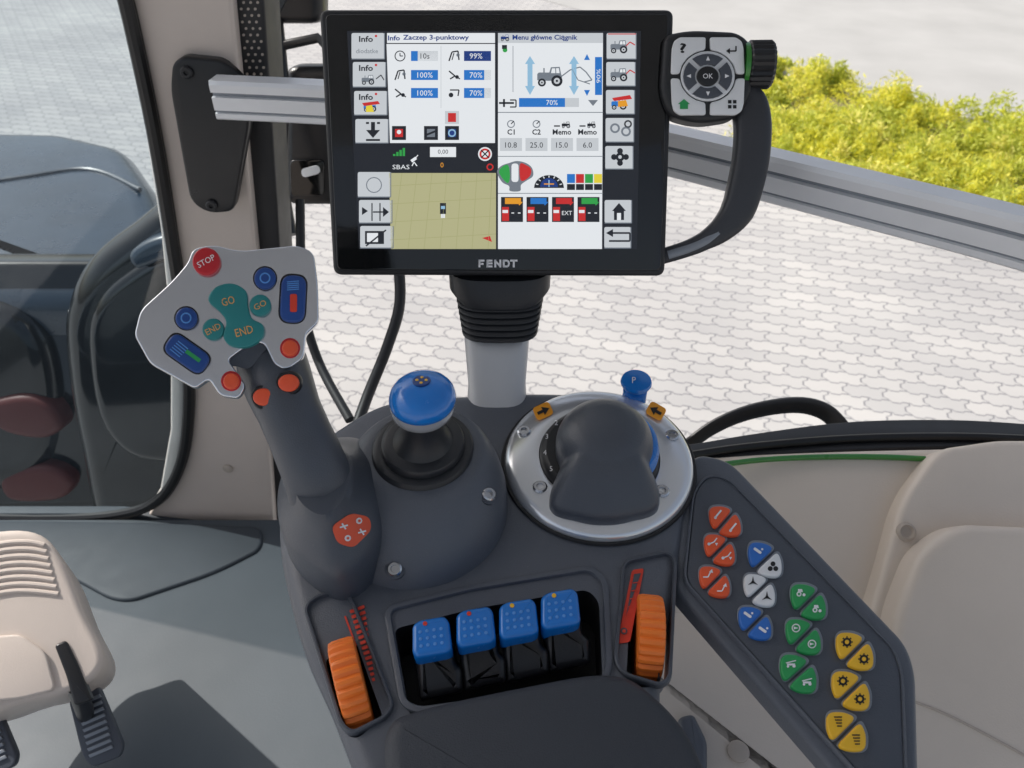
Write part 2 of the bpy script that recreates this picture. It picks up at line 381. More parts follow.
ws=build(mb,'windscreen',label='tinted windscreen with black rubber seal',cat_='window')
gm=bpy.data.materials.new('tinted_glass'); gm.use_nodes=True; nt=gm.node_tree; nt.nodes.remove(nt.nodes['Principled BSDF'])
tr=nt.nodes.new('ShaderNodeBsdfTransparent'); tr.inputs[0].default_value=(.66,.74,.78,1); gl=nt.nodes.new('ShaderNodeBsdfGlossy'); gl.inputs['Roughness'].default_value=.04; gl.inputs[0].default_value=(.8,.9,1,1)
fr_=nt.nodes.new('ShaderNodeFresnel'); fr_.inputs[0].default_value=1.6; mx=nt.nodes.new('ShaderNodeMixShader'); nt.links.new(fr_.outputs[0],mx.inputs[0]); nt.links.new(tr.outputs[0],mx.inputs[1]); nt.links.new(gl.outputs[0],mx.inputs[2]); nt.links.new(mx.outputs[0],nt.nodes['Material Output'].inputs[0])
mb=MB(); mb.S(WALL,sealpts+[(-300,512),(-300,-150)],.003,gm); build(mb,'glass_pane',ws)
mb=MB(); FL=Frame((0,0,1.35),(0,0,1)); mb.prism(FL,[(-1.3,-.4),(1.0,-.4),(1.0,1.05),(-1.3,1.05)],-.06,0,'floor')
build(mb,'floor',label='blue-grey rubber cab floor mat',kind='structure')
mb=MB(); mb.P(FL,rnd([(-120,518),(150,522),(262,526),(262,548),(215,572),(120,604),(40,560),(-120,560)],22,8),0,.006,'step',.005)
build(mb,'floor_step',label='raised dark grey moulding on the cab floor',cat_='floor moulding')
mb=MB(); mb.P(Frame((0,1.064,1.5),(0,-1,0)),[(-200,514),(120,514),(175,520),(262,530),(262,560),(-200,560)],-.02,0,'step',.004)
build(mb,'bulkhead',label='dark grey panel under the windscreen',cat_='panel')
SILL=1.82
BR=Frame(WALL.w(*WALL.loc(210,130),.03),(0.05,-1,.1))
brk=empty('rail_bracket',BR.w(0,-.08,0),'matt black screwed bracket holding the rail on the pillar','bracket')
mb=MB(); mb.P(BR,rnd([(172,64,10),(182,56,8),(222,60,8),(243,80,10),(251,98,8),(249,128,8),(234,212,9),(208,214,12),(190,202,12),(170,90,10)],8),-.02,0,'blk',.004)
build(mb,'bracket_plate',brk)
for x,y in [(187,72),(212,205)]:
    mb=MB(); mb.lathe(BR,BR.loc(x,y),[(.008,0),(.008,.004),(.006,.006),(.003,.006),(.003,.003)],'blkm',18); build(mb,'bracket_screw',brk)
mb=MB()
RZ=2.163
cp=[onz(x,y,RZ) for x,y in [(217,97),(322,102),(430,109),(560,127),(668,150),(850,195),(1024,239),(1200,290)]]
cp=cat(cp,8)
prof=[(.0,.024,'alu'),(.012,.024,'alu'),(.014,.019,'alu'),(.014,.010,'alu'),(.009,.009,'alud'),(.009,.005,'alud'),(.014,.004,'alu'),(.014,-.012,'alu'),(.011,-.013,'alud'),(.011,-.015,'alud'),(.014,-.016,'alu'),(.014,-.022,'alu'),(.012,-.024,'alu'),(-.012,-.024,'alu'),(-.012,.024,'alu')]
Rr=[]
for i,p in enumerate(cp):
    t=(cp[min(i+1,len(cp)-1)]-cp[max(i-1,0)]).normalized(); n=t.cross(Vector((0,0,1))).normalized()
    if n.y>0: n=-n
    Rr.append([p+n*a+Vector((0,0,b)) for a,b,_ in prof])
nP=len(prof); bs=[mb.addv(r) for r in Rr]
for k in range(len(Rr)-1):
    for i in range(nP):
        j=(i+1)%nP; mm='alud' if prof[i][2]=='alud' and prof[j][2]=='alud' else 'alu'
        mb.face((bs[k]+i,bs[k+1]+i,bs[k+1]+j,bs[k]+j),mb.mi(mm))
mb.face([bs[0]+i for i in range(nP)],mb.mi('alu')); mb.face([bs[-1]+i for i in reversed(range(nP))],mb.mi('alu'))
build(mb,'mounting_rail',label='curved slotted aluminium rail across the side window',cat_='rail',ang=20)
TR=Frame(onz(860,470,SILL),(0,-.62,.78))
mb=MB(); mb.P(TR,cat([(560,520),(640,462),(720,456),(800,452),(900,449),(1000,448),(1200,452),(1200,900),(700,900)],4,True),-.08,0,'beige',.012)
trim=build(mb,'side_trim',label='light beige moulded cab side trim below the window',cat_='trim panel')
mb=MB(); mb.P(TR,rnd([(862,640,10),(882,575,24),(902,500,24),(938,449,16),(1000,440,10),(1250,440),(1250,950),(840,950)],14,8),-.01,.03,'beige',.008,bn=5)
build(mb,'trim_cover',trim)
mb=MB(); mb.P(TR,rnd([(885,700,10),(898,610,20),(922,548,24),(960,524,16),(1060,528,10),(1250,540),(1250,950),(870,950)],14,8),.0,.07,'beige',.012,bn=6)
build(mb,'storage_box_lid',trim)
mb=MB(); mb.tube(cat([TR.w(*TR.loc(x,y,.07),.0702) for x,y in [(915,702),(950,716),(1000,742),(1060,775)]],5),.0014,'beiged',8); build(mb,'lid_seam',trim)
mb=MB(); mb.lathe(TR,TR.loc(906,532,.03),[(.011,.025),(.011,.032),(.008,.034),(.006,.031)],'beiged',22); build(mb,'trim_plug',trim)
ZS=Frame((0,0,SILL),(0,0,1))
mb=MB(); mb.P(ZS,cat([(560,490),(640,452),(700,442),(760,432),(850,421),(950,419),(1040,424),(1200,436)],5)+list(reversed(cat([(560,530),(640,476),(700,462),(760,455),(850,449),(950,446),(1040,448),(1200,456)],5))),-.03,.004,'blkm',.003)
wse=build(mb,'window_seal',label='dark rubber seal band along the window sill',cat_='seal')
mb=MB(); mb.tube(cat([onz(x,y,SILL+.008) for x,y in [(560,512),(640,466),(700,454),(760,446),(850,439),(950,437),(1040,440),(1200,448)]],6),[(.005,.006)]*43,'seal',12)
build(mb,'seal_lip',wse)
mb=MB(); mb.tube(cat([onz(x,y,SILL+.012) for x,y in [(712,466),(760,460),(820,457),(880,457),(925,459)]],6),[(.003,.004)]*25,'grn',10)
build(mb,'fender_edge',label='green painted edge strip at the sill',cat_='fender')
mb=MB(); SB=Frame((0,0,1.66),(0,-.1,1)); mb.P(SB,rnd([(560,600),(740,590),(830,650),(900,768),(930,900),(560,900)],20),-.3,0,'beige',.03,bn=5)
sp=build(mb,'seat_pedestal',label='beige plastic seat pedestal beneath the armrest console',cat_='seat base')
mb=MB(); mb.P(SB,rnd([(678,716),(694,712),(708,740),(708,800),(690,800)],6),0,.012,'con',.006); build(mb,'seat_latch',sp)
mb=MB(); mb.lathe(SB,SB.loc(738,752,0),[(.011,0),(.011,.003),(.007,.005)],'beiged',20); build(mb,'trim_plug',sp)
# steering column cover and pedals
SC=Frame(at(40,610,1.0),(.35,-.45,.82))
mb=MB(); mb.P(SC,cat([(-60,545),(0,530),(40,534),(64,562),(84,612),(104,658),(84,686),(30,702),(-60,712)],5,True),-.2,0,'beigep',.010,bn=4)
sc=build(mb,'steering_column_cover',label='beige ribbed steering column cover above the floor',cat_='column cover')
for i in range(8):
    mb=MB(); y=542+i*7; mb.tube(cat([SC.w(*SC.loc(x,yy),.0) for x,yy in [(-30,y+9),(5,y+1),(30,y),(44+i*2,y+3)]],4),[(.0032,.003)]*13,'beigep',8)
    build(mb,'vent_rib',sc)
mb=MB(); mb.P(SC,rnd([(-60,640),(20,634),(46,652),(56,690),(20,699),(-60,706)],8),-.004,.006,'beigep',.003); build(mb,'lower_cover',sc)
PD=Frame(at(95,725,1.08),(.15,-.55,.8),(.95,0,-.2))
def pedal(dx,dy):
    ped=empty('brake_pedal',PD.w(*PD.loc(95+dx,760+dy),-.03),'dark metal brake pedal with ribbed foot pad','pedal','brake pedals on the cab floor')
    mb=MB(); mb.P(Frame(at(70+dx,670+dy,.985),(.3,-.5,.8)),rnd([(54+dx,645+dy),(66+dx,640+dy),(78+dx,664+dy),(92+dx,700+dy),(74+dx,706+dy),(66+dx,676+dy)],4),-.02,.0,'blk',.003); mb.tube([at(76+dx,685+dy,.99),at(86+dx,715+dy,1.09)],[(.011,.012)]*2,'blk'); build(mb,'pedal_arm',ped)
    mb=MB(); mb.P(PD,rnd([(68+dx,700+dy),(98+dx,686+dy),(123+dx,745+dy),(120+dx,757+dy),(92+dx,768+dy),(82+dx,757+dy)],6),-.012,0,'con2',.003)
    for i in range(9):
        t=i/8; x0=74+t*12+dx;y0=704+t*51+dy; mb.P(PD,[(x0+2,y0),(x0+25,y0-10),(x0+27,y0-7),(x0+4,y0+3)],-.001,.003,'alud',.0008)
    build(mb,'foot_pad',ped)
pedal(0,0); pedal(-106,10)
# ------------------------------------------------------------ ARMREST CONSOLE
DK=Frame(at(600,460,.75),(0,-math.sin(math.radians(8)),math.cos(math.radians(8))))
con=empty('armrest_console',DK.w(-.1,-.15,-.1),'dark slate-grey tractor armrest console with controls','control console')
out=cat([(277,532),(281,492),(300,455),(338,424),(390,398),(470,391),(560,389),(640,398),(682,436),(692,470),(689,520),(678,590),(664,660),(664,720),(680,790),(600,840),(400,840),(362,790),(330,712),(303,650),(284,580)],5,True)
mb=MB(); mb.P(DK,out,-.10,0,'con',.014,bn=5,taper=-.012)
deck=build(mb,'console_shell',con)
cut=MB()
rec=rnd([(390,610),(470,590),(590,570),(602,582),(606,664),(600,680),(420,706),(406,700)],8)
cut.P(DK,rec,-.05,.03,'pit')
wl=rnd([(318,642),(350,622),(378,700),(352,722),(340,718)],6); wr=rnd([(634,590),(668,586),(664,668),(630,672)],6)
cut.P(DK,wl,-.04,.03,'pit'); cut.P(DK,wr,-.04,.03,'pit')
cob=build(cut,'cutter')
bo=deck.modifiers.new('b','BOOLEAN'); bo.object=cob; bo.operation='DIFFERENCE'; bo.solver='EXACT'
try: bo.material_mode='TRANSFER'
except Exception: pass
bpy.context.view_layer.update()
dg=bpy.context.evaluated_depsgraph_get()
nm=bpy.data.meshes.new_from_object(deck.evaluated_get(dg)); deck.modifiers.clear(); deck.data=nm
nm.set_sharp_from_angle(angle=math.radians(35))
bpy.data.objects.remove(cob)
def rim(fr,px,w,h,m,h0=-.002):
    mb=MB(); pts=ccw([fr.loc(x,y,h) for x,y in px]); a=inset(pts,-w)
    R=[[fr.w(x,y,h0) for x,y in inset(pts,-w*1.15)],[fr.w(x,y,h*.8) for x,y in a],[fr.w(x,y,h) for x,y in inset(pts,-w*.7)],[fr.w(x,y,h) for x,y in inset(pts,-w*.15)],[fr.w(x,y,h*.6) for x,y in pts],[fr.w(x,y,h0-.02) for x,y in pts]]
    mb.rings(R,m,False,False); return mb
build(rim(DK,rec,.005,.003,'con'),'recess_rim',con)
for px in [([(306,606),(318,596),(342,592),(350,600),(390,704),(384,714),(352,730),(343,722)]),([(626,562),(668,553),(674,560),(668,676),(660,682),(626,672),(618,660)])]:
    build(rim(DK,rnd(px,7),.003,.004,'con2'),'wheel_bezel',con)
def wheel(cx,cy,ang,thick,rad,up):
    mb=MB(); a,b=DK.loc(cx,cy,0); c=DK.w(a,b,-.012+up)
    ax=(DK.X*math.cos(ang)+DK.Y*math.sin(ang)).normalized(); rd=(DK.N.cross(ax)).normalized()
    n=84; R=[]
    for off,rr in [(-thick,.86),(-thick*.9,.97),(-thick*.6,1),(thick*.6,1),(thick*.9,.97),(thick,.86)]:
        ring=[]
        for i in range(n):
            th=2*math.pi*i/n; r=rad*rr*(1 if i%3 else .94)
            ring.append(c+ax*off+DK.N*(r*math.cos(th))+rd*(r*math.sin(th)))
        R.append(ring)
    mb.rings(R,'orange'); build(mb,'thumb_wheel',con,label='ribbed orange thumb wheel',ang=20)
wheel(349,678,math.radians(20),.0105,.036,-.002); wheel(650,630,math.radians(-6),.0105,.034,-.002)
mb=MB()
for i in range(14):
    t=i/13; x=350+t*22;y=612+t*68; w=(1-t)*13+3; mb.line(DK,[(x,y),(x+w*.9,y-w*.35)],3.2,.0012,'scale')
mb.line(DK,[(345,616),(356,646)],1.8,.0012,'scale'); build(mb,'speed_scale_print',con)
mb=MB(); mb.S(DK,rnd([(632,570),(644,568),(630,642),(617,644)],3),.0012,'scale'); mb.S(DK,[(634,574),(641,573),(626,616)],.0018,'con2')
for i in range(5): mb.line(DK,[(640-i*2.4,582+i*8),(633-i*1.6,583+i*8)],1,.0022,'scale')
mb.S(DK,circ(624,631,3.4,14),.0018,'con2'); mb.S(DK,circ(624,631,1.8,12),.0022,'scale'); build(mb,'speed_scale_print',con)
AP=cat([(387,722),(420,704),(520,682),(605,669),(650,686),(698,745),(722,850),(560,900),(400,860),(384,768)],7,True)
mb=MB(); mb.P(DK,AP,-.01,.022,'pad',.014,bn=7); build(mb,'armrest_pad',con,label='smooth dark grey padded armrest',ang=60)
def screw(fr,x,y,h,par_,r=.0062):
    mb=MB(); c=fr.loc(x,y,h); mb.lathe(fr,c,[(r,h-.004),(r,h+.002),(r*.8,h+.0032),(r*.5,h+.0032),(r*.45,h+.001)],'steel',18); build(mb,'screw',par_)
for i,(x,y) in enumerate([(431,636),(475,626),(518,618),(560,608)]):
    lv=empty('rocker_lever',DK.w(*DK.loc(x,y+45),-.03),'black rocker lever with dimpled blue cap in console recess','lever','blue-capped rocker levers in the console')
    f=Frame(DK.w(*DK.loc(x+2,y+35),.004),(0,-.55,.83))
    mb=MB(); mb.P(f,rnd([(x-17,y+10),(x+21,y+6),(x+23,y+26),(x+31,y+32),(x+32,y+56),(x-12,y+66),(x-15,y+40)],5),-.03,.0,'blk',.007,bn=4)
    build(mb,'lever_body',lv)
    f2=Frame(DK.w(*DK.loc(x,y+4),.022),(0,-.25,.97))
    mb=MB(); mb.P(f2,rnd([(x-19,y-12),(x-12,y-17),(x+13,y-21),(x+18,y-16),(x+21,y+12),(x+16,y+16),(x-14,y+21),(x-19,y+16)],6),-.022,.003,'blue',.004,bn=4)
    build(mb,'lever_cap',lv)
    mb=MB()
    for r in range(3):
        for c in range(4): mb.lathe(f2,f2.loc(x-11+c*7+r*.5,y-4+r*7-c*1.1,.003),[(.0014,.0029),(.0012,.0035),(.0005,.0037)],'navl',8)
    mb.S(f2,circ(x-6,y-12.5,2.3,10),.0036,['scale','scale','yel','yel'][i]); build(mb,'cap_dimples',lv)
# ------------------------------------------------------------ CROSS LEVER
bc=DK.loc(417,509,0)
cl=empty('cross_lever',DK.w(bc[0],bc[1],0),'blue-capped cross lever on stepped rubber collar','lever')
def lean(h):
    if h<=.055: return (.14*h,.45*h)
    return (.0077+.08*(h-.055),.02475-.07*(h-.055))
mdome=MB(); mdome.lathe(DK,bc,[(.080,-.004),(.0795,.006),(.0765,.018),(.070,.032),(.0615,.044),(.054,.051),(.049,.053),(.043,.053)],'con',64,shift=lean); build(mdome,'lever_housing',cl,ang=60)
def surf_screw(x,y,src,par_,r=.0062):
    bv=BVHTree.FromPolygons(src.v,src.f); d=ray(x,y).normalized(); p,n,_,_=bv.ray_cast(CAM,d)
    if p is None: return
    if n.dot(d)>0: n=-n
    n=(n+DK.N).normalized(); f=Frame(p,n); mb=MB()
    mb.lathe(f,(0,0),[(r*1.35,-.006),(r*1.35,.0006),(r*1.1,.0012)],'con2',20); mb.lathe(f,(0,0),[(r,-.004),(r,.0026),(r*.8,.0038),(r*.5,.0038),(r*.45,.0015)],'steel',18); build(mb,'screw',par_)
surf_screw(395,569,mdome,cl); surf_screw(488,495,mdome,cl)
mb=MB(); pr=[(.0435,.050),(.0435,.055),(.042,.0572),(.039,.058),(.0355,.058),(.0355,.063),(.034,.0652),(.031,.066),(.0255,.0664),(.022,.071),(.0185,.078),(.016,.086),(.0155,.095),(.015,.104)]
mb.lathe(DK,bc,pr,'rub',48,shift=lean); build(mb,'rubber_boot',cl,ang=40)
mb=MB(); mb.lathe(DK,bc,[(.015,.103),(.0220,.104),(.0250,.108),(.0260,.114),(.0256,.119)],'chrome',48,shift=lean); build(mb,'silver_underside',cl)
mb=MB(); mb.lathe(DK,bc,[(.0245,.1175),(.0262,.1188),(.0267,.123),(.0255,.1282),(.0225,.1328),(.0172,.1362),(.010,.138),(.003,.1384)],'blue',48,shift=lean); build(mb,'cap_knob',cl,ang=60)
l_=lean(.138); kn=Frame(DK.w(bc[0]+l_[0]-.001,bc[1]+l_[1]+.005,.1376),(0,.04,1)); mb=MB(); mb.lathe(kn,(0,0),[(.0072,-.006),(.0072,.0006),(.0066,.0012)],'blued',24)
for a in range(4): 
    mb.lathe(kn,(.0036*math.cos(a*1.57),.0036*math.sin(a*1.57)),[(.0014,.0012),(.0012,.0016)],'yel',8)
build(mb,'knob_button',cl)
# ------------------------------------------------------------ DIAL
dc=DK.loc(599,458,.008)
dl=empty('rotary_speed_dial',DK.w(dc[0],dc[1],0),'grey teardrop rotary dial in a wide silver ring','dial')
mb=MB(); mb.lathe(DK,dc,[(.087,-.002),(.087,.004),(.0855,.0075),(.083,.0095),(.079,.011),(.062,.0135),(.0555,.0125),(.0545,.002)],'sil',96,cap0=False,cap1=False); build(mb,'silver_ring',dl,ang=60)
mb=MB(); mb.lathe(DK,dc,[(.0875,-.003),(.0905,.001),(.0895,.003),(.0875,.003)],'blkm',64,cap0=False,cap1=False); build(mb,'ring_gasket',dl)
mb=MB(); mb.lathe(DK,dc,[(.055,.002),(.055,.013),(.053,.018),(.049,.021),(.03,.021)],'blkm',56)
for i,t in enumerate(['1','2','3','4','5']):
    a=math.radians(118+i*22); 
    p=DK.w(dc[0]+.0505*math.cos(a),dc[1]+.0505*math.sin(a),.0205)
    q=p-CAM; px=512+FPX*q.dot(Rv)/q.dot(Fv); py=384-FPX*q.dot(Uv)/q.dot(Fv)
    mb.text(DK,px,py,t,5,'wink',.0214)
build(mb,'scale_ring',dl)
mb=MB(); mb.lathe(DK,(dc[0]+.0075,dc[1]+.001),[(.0455,.012),(.046,.024),(.0435,.032),(.039,.035)],'blue',48); build(mb,'blue_wheel',dl)
kc=Vector(DK.loc(604,446,.03))
cxp,cyp=605,450; kk=Vector(DK.loc(cxp,cyp,.022)); KV=[]
tab=[(0,68),(25,70),(38,76),(45,78),(52,72),(60,58),(70,47),(85,42),(181,38)]
for deg in range(0,360,4):
    b=abs(((deg-90+180)%360)-180)
    for (b0,r0),(b1,r1) in zip(tab[:-1],tab[1:]):
        if b0<=b<=b1: rr=r0+(r1-r0)*(b-b0)/(b1-b0); break
    KV.append(Vector(DK.loc(cxp+rr*math.cos(math.radians(deg)),cyp+rr*math.sin(math.radians(deg)),.022))-kk)
KV=[(KV[i-1]+2*KV[i]+KV[(i+1)%len(KV)])/4 for i in range(len(KV))]; KV.reverse()
R_=[[DK.w(*(kk+v*s_),h) for v in KV] for h,s_ in [(.006,1),(.017,1),(.0205,.99),(.0235,.97),(.027,.93),(.032,.87),(.038,.79),(.045,.69),(.051,.58),(.056,.45)]]
mb=MB(); mb.rings(R_,'con2')
mb.lathe(DK,kc,[(.0425,.010),(.0435,.022),(.0437,.032),(.0425,.041),(.0395,.049),(.0345,.0562),(.0275,.0615),(.0190,.065),(.0095,.0668),(.002,.0672)],'con2',64)
dk_=build(mb,'dial_knob',dl,ang=70); meld(dk_,.0011,45)
for x,y in [(540,488),(662,492),(672,436),(524,432)]: screw(DK,x,y,.0115,dl,.0066)
for cx_,dg_,s_ in ((543,-25,1),(656,30,-1)):
    mb=MB(); mb.S(DK,rotp(rrect(cx_-9,404,cx_+9,418,4),cx_,411,dg_),.0142,'oyel')
    mb.S(DK,rotp([(cx_+7*s_,411),(cx_,406.5),(cx_,409.5),(cx_-6*s_,409.5),(cx_-6*s_,412.5),(cx_,412.5),(cx_,415.5)],cx_,411,dg_),.0147,'ink'); build(mb,'arrow_print',dl)
kb=DK.loc(634,399,0); mb=MB(); mb.lathe(DK,kb,[(.012,-.002),(.012,.012),(.009,.014),(.009,.018),(.0145,.0195),(.0155,.022),(.0145,.0245),(.008,.025)],'blue',32,shift=(0,.1))
bk=build(mb,'push_knob',label='small flat blue push knob behind the dial',cat_='knob')
mb=MB(); mb.text(DK,634,380,'P',6,'wink',.0258); build(mb,'knob_print',bk)
# ------------------------------------------------------------ SIDE KEYPAD PANEL
PN=Frame(DK.w(*DK.loc(700,560),-.004),(.06,-.16,.98))
kp=empty('side_keypad',PN.w(.05,-.12,-.05),'dark slanted keypad panel with coloured paired keys beside console','keypad')
po=rnd([(684,480,10),(694,452,14),(730,459,16),(908,644,18),(917,672,14),(922,850),(890,850),(826,762),(674,588,10)],12,6)
mb=MB(); mb.P(PN,po,-.018,0,'con',.005,bn=4); build(mb,'panel_housing',kp)
pi_=rnd([(695,492),(708,475),(728,479),(893,649),(901,672),(906,800),(866,780),(686,580)],10,5)
mb=MB(); mb.P(PN,pi_,-.001,.0035,'con2',.0015); build(mb,'panel_face',kp)
build(rim(PN,pi_,.0022,.0045,'con',-.001),'panel_rim',kp)
pairs=[((718,514),(733,527),'okey','okey',0),((713,542),(727,556),'okey','okey',1),((708,574),(722,588),'okey','okey',2),
((758,551),(773,567),'bkey','wkey',0),((753,582),(767,597),'wkey','wkey',1),((748,615),(763,630),'bkey','bkey',2),
((801,593),(817,609),'green','green',0),((796,628),(812,644),'green','green',1),((791,664),(807,682),'green','green',2),
((847,642),(864,659),'yel','yel',0),((843,681),(860,699),'yel','yel',1),((838,722),(856,740),'yel','yel',2)]
for (a,b,m1,m2,row) in pairs:
    mx_,my_=(a[0]+b[0])/2,(a[1]+b[1])/2; d=Vector((b[0]-a[0],b[1]-a[1])); sc_=d.length/21; d.normalize(); n=Vector((-d.y,d.x))
    def P2(u,v): return (mx_+(d.x*u+n.x*v)*sc_,my_+(d.y*u+n.y*v)*sc_)
    for sgn,mm in ((-1,m1),(1,m2)):
        mb=MB(); tri_=[P2(sgn*2.2,-14)+(7,),P2(sgn*13,-10)+(6,),P2(sgn*23,0)+(9,),P2(sgn*13,10)+(6,),P2(sgn*2.2,14)+(7,)]
        tr2=[P2(sgn*.9,-16)+(7,),P2(sgn*14,-11.4)+(6,),P2(sgn*25,0)+(9,),P2(sgn*14,11.4)+(6,),P2(sgn*.9,16)+(7,)]
        mb.P(PN,rnd(tr2,6,6),.003,.0046,'alud',.0006)
        mb.P(PN,rnd(tri_,6,6),.004,.0078,mm,.0016)
        cx,cy=P2(sgn*10.5,0); k='wink' if mm in('okey','bkey','green') else 'ink'; H=.0081; s1=sgn
        if mm=='okey': 
            if row==0: mb.S(PN,rotp([(cx-5,cy-.8),(cx+5,cy-.8),(cx+5,cy+1.0),(cx-5,cy+1.0)],cx,cy,-50),H,k); mb.S(PN,circ(cx-2.5,cy+3.6,1.5,8),H,k)
            elif row==1: mb.line(PN,[(cx-4,cy+2),(cx+1,cy),(cx+4,cy-4)],1.2,H,k); mb.S(PN,circ(cx-4,cy+2,1.6,8),H,k); mb.S(PN,[(cx+2,cy+1),(cx+5,cy+1),(cx+3.5,cy+4)],H,k)
            else: mb.line(PN,[(cx-5,cy+3),(cx,cy+3),(cx+3,cy-3)],1.2,H,k); mb.S(PN,[(cx+1,cy-2),(cx+5,cy-1),(cx+4,cy-5)],H,k)
        elif mm=='wkey':
            for q in (-90,30,150):
                aa=math.radians(q); 
                if row==0: mb.S(PN,circ(cx+3.2*math.cos(aa),cy+3.2*math.sin(aa),2.5,10),H,k)
                else: mb.S(PN,[(cx+1.2*math.cos(aa+1.57),cy+1.2*math.sin(aa+1.57)),(cx+6*math.cos(aa),cy+6*math.sin(aa)),(cx+1.2*math.cos(aa-1.57),cy+1.2*math.sin(aa-1.57))],H,k)
            if row==1: mb.S(PN,circ(cx,cy,1.6,10),H+.0002,k)
        elif mm=='bkey': mb.S(PN,rotp(rrect(cx-5,cy-1.4,cx+4,cy+1.4,1.3),cx,cy,35),H,k); mb.S(PN,circ(cx+4.2,cy-1.8,1.2,8),H,k)
        elif mm=='green':
            if row==0: mb.S(PN,circ(cx-2,cy+1,2.6,12),H,k); mb.S(PN,circ(cx-2,cy+1,1.2,10),H+.0003,mm); mb.S(PN,circ(cx+3,cy+1.8,1.6,10),H,k); mb.S(PN,[(cx-3,cy-4),(cx+1,cy-4),(cx+2,cy-1),(cx-3,cy-1)],H,k)
            elif row==1: mb.S(PN,circ(cx,cy,4.4,16),H,k); mb.S(PN,circ(cx,cy,3.2,16),H+.0003,mm); mb.S(PN,[(cx-2.2,cy-1.5),(cx+2.4,cy),(cx-2.2,cy+1.5)],H+.0005,k)
            else: mb.line(PN,[(cx-5,cy-1),(cx+5,cy-3.5)],1.1,H,k); mb.S(PN,circ(cx+3,cy+2,1.7,8),H,k); mb.S(PN,circ(cx-3,cy+2.4,1.3,8),H,k); mb.S(PN,rrect(cx-4,cy-.6,cx+4,cy+1.4,.5),H+.0002,k)
        else:
            if row<2:
                mb.S(PN,circ(cx,cy,4.4,14),H,k); mb.S(PN,circ(cx,cy,2.2,12),H+.0003,mm)
                for q in range(8): mb.line(PN,[(cx+3.5*math.cos(q*.785),cy+3.5*math.sin(q*.785)),(cx+5.8*math.cos(q*.785),cy+5.8*math.sin(q*.785))],1.4,H,k)
            else:
                for q in range(4): mb.line(PN,[(cx-4+q,cy-5+q*3),(cx+4,cy-5+q*3)],1.3,H,k)
        build(mb,'key',kp)
# ------------------------------------------------------------ JOYSTICK
jb=DK.loc(334,520,0)
js=empty('multifunction_joystick',DK.w(jb[0],jb[1],0),'dark grey joystick with silver button head on console','joystick')
bo_=[DK.loc(x,y,.030) for x,y in cat([(277,502),(286,468),(316,444),(356,438),(384,456),(393,492),(386,532),(364,566),(336,580),(304,564),(283,536)],6,True)]
bo_=ccw(bo_); cb_=Vector(DK.loc(334,510,.030)); tb=Vector(DK.loc(322,486,.074)); Rg=[]
for h,s_ in [(-.008,1.02),(.022,1.01),(.029,.995),(.034,.97),(.0385,.93),(.0435,.87),(.049,.79),(.055,.70),(.062,.60),(.070,.52),(.078,.46)]:
    tt=max(0,(h-.029)/.05); c_=cb_*(1-tt)+tb*tt
    Rg.append([DK.w(*(c_+(Vector(p)-cb_)*s_),h) for p in bo_])
mbase=MB(); mbase.rings(Rg,'con2'); build(mbase,'joystick_base',js,ang=70)
mgrip=MB(); pth=[(332,518,.688,.030,.030),(326,500,.665,.0295,.028),(320,482,.650,.0275,.027),(311,460,.643,.0262,.0255),(300,435,.641,.0252,.0248),(290,412,.641,.0250,.026),(281,390,.646,.0272,.028),(273,368,.657,.029,.027),(265,350,.68,.026,.022)]
pp=[at(x,y,d) for x,y,d,_,_ in pth]; cc=cat(pp,5); rr=[]
for i in range(len(cc)):
    t=i/5; k=min(int(t),len(pth)-2); f_=t-k; rr.append((pth[k][3]*(1-f_)+pth[k+1][3]*f_,pth[k][4]*(1-f_)+pth[k+1][4]*f_))
mgrip.tube(cc,rr,'con2',32,up=(0,-.8,.6)); build(mgrip,'grip',js,ang=60)
surf=BVHTree.FromPolygons(mbase.v+mgrip.v,mbase.f+[[i+len(mbase.v) for i in f] for f in mgrip.f])
def onsurf(x,y,off):
    d=ray(x,y).normalized(); hit=surf.ray_cast(CAM,d)
    p,n=hit[0],hit[1]
    if p is None: return at(x,y,.66)
    if n.dot(d)>0: n=-n
    return p+n*off
def decal(mb,px,off,m,n=4):
    cx=sum(p[0] for p in px)/len(px); cy=sum(p[1] for p in px)/len(px); mi=mb.mi(m); L=len(px); prev=None
    c0=mb.addv([onsurf(cx,cy,off)])
    for k in range(1,n+1):
        s_=k/n; b=mb.addv([onsurf(cx+(x-cx)*s_,cy+(y-cy)*s_,off) for x,y in px])
        for i in range(L):
            j=(i+1)%L
            if prev is None: mb.face((c0,b+i,b+j),mi)
            else: mb.face((prev+i,b+i,b+j,prev+j),mi)
        prev=b
mb=MB(); decal(mb,rnd([(331,526),(350,513),(369,517),(371,530),(353,548),(337,543)],6),.0009,'redo')
for x,y,g in [(343,526,0),(358,521,1),(347,538,1),(361,532,0)]:
    if g:
        decal(mb,circ(x,y,3.2,10),.0014,'wink',1); decal(mb,circ(x,y,1.5,8),.0018,'redo',1)
    else:
        for (xa,ya,xb,yb) in ((x-4,y+1,x+4,y-1),(x-2,y-3,x+2,y+3)):
            L_=math.hypot(xb-xa,yb-ya); nx,ny=-(yb-ya)/L_*.8,(xb-xa)/L_*.8
            decal(mb,[(xa+nx,ya+ny),(xb+nx,yb+ny),(xb-nx,yb-ny),(xa-nx,ya-ny)],.0014,'wink',1)
build(mb,'pictogram_sticker',js,label='orange sticker with white pictograms')
HD=Frame(at(232,318,.622),(.22,-.70,.68),(1,.1,0))
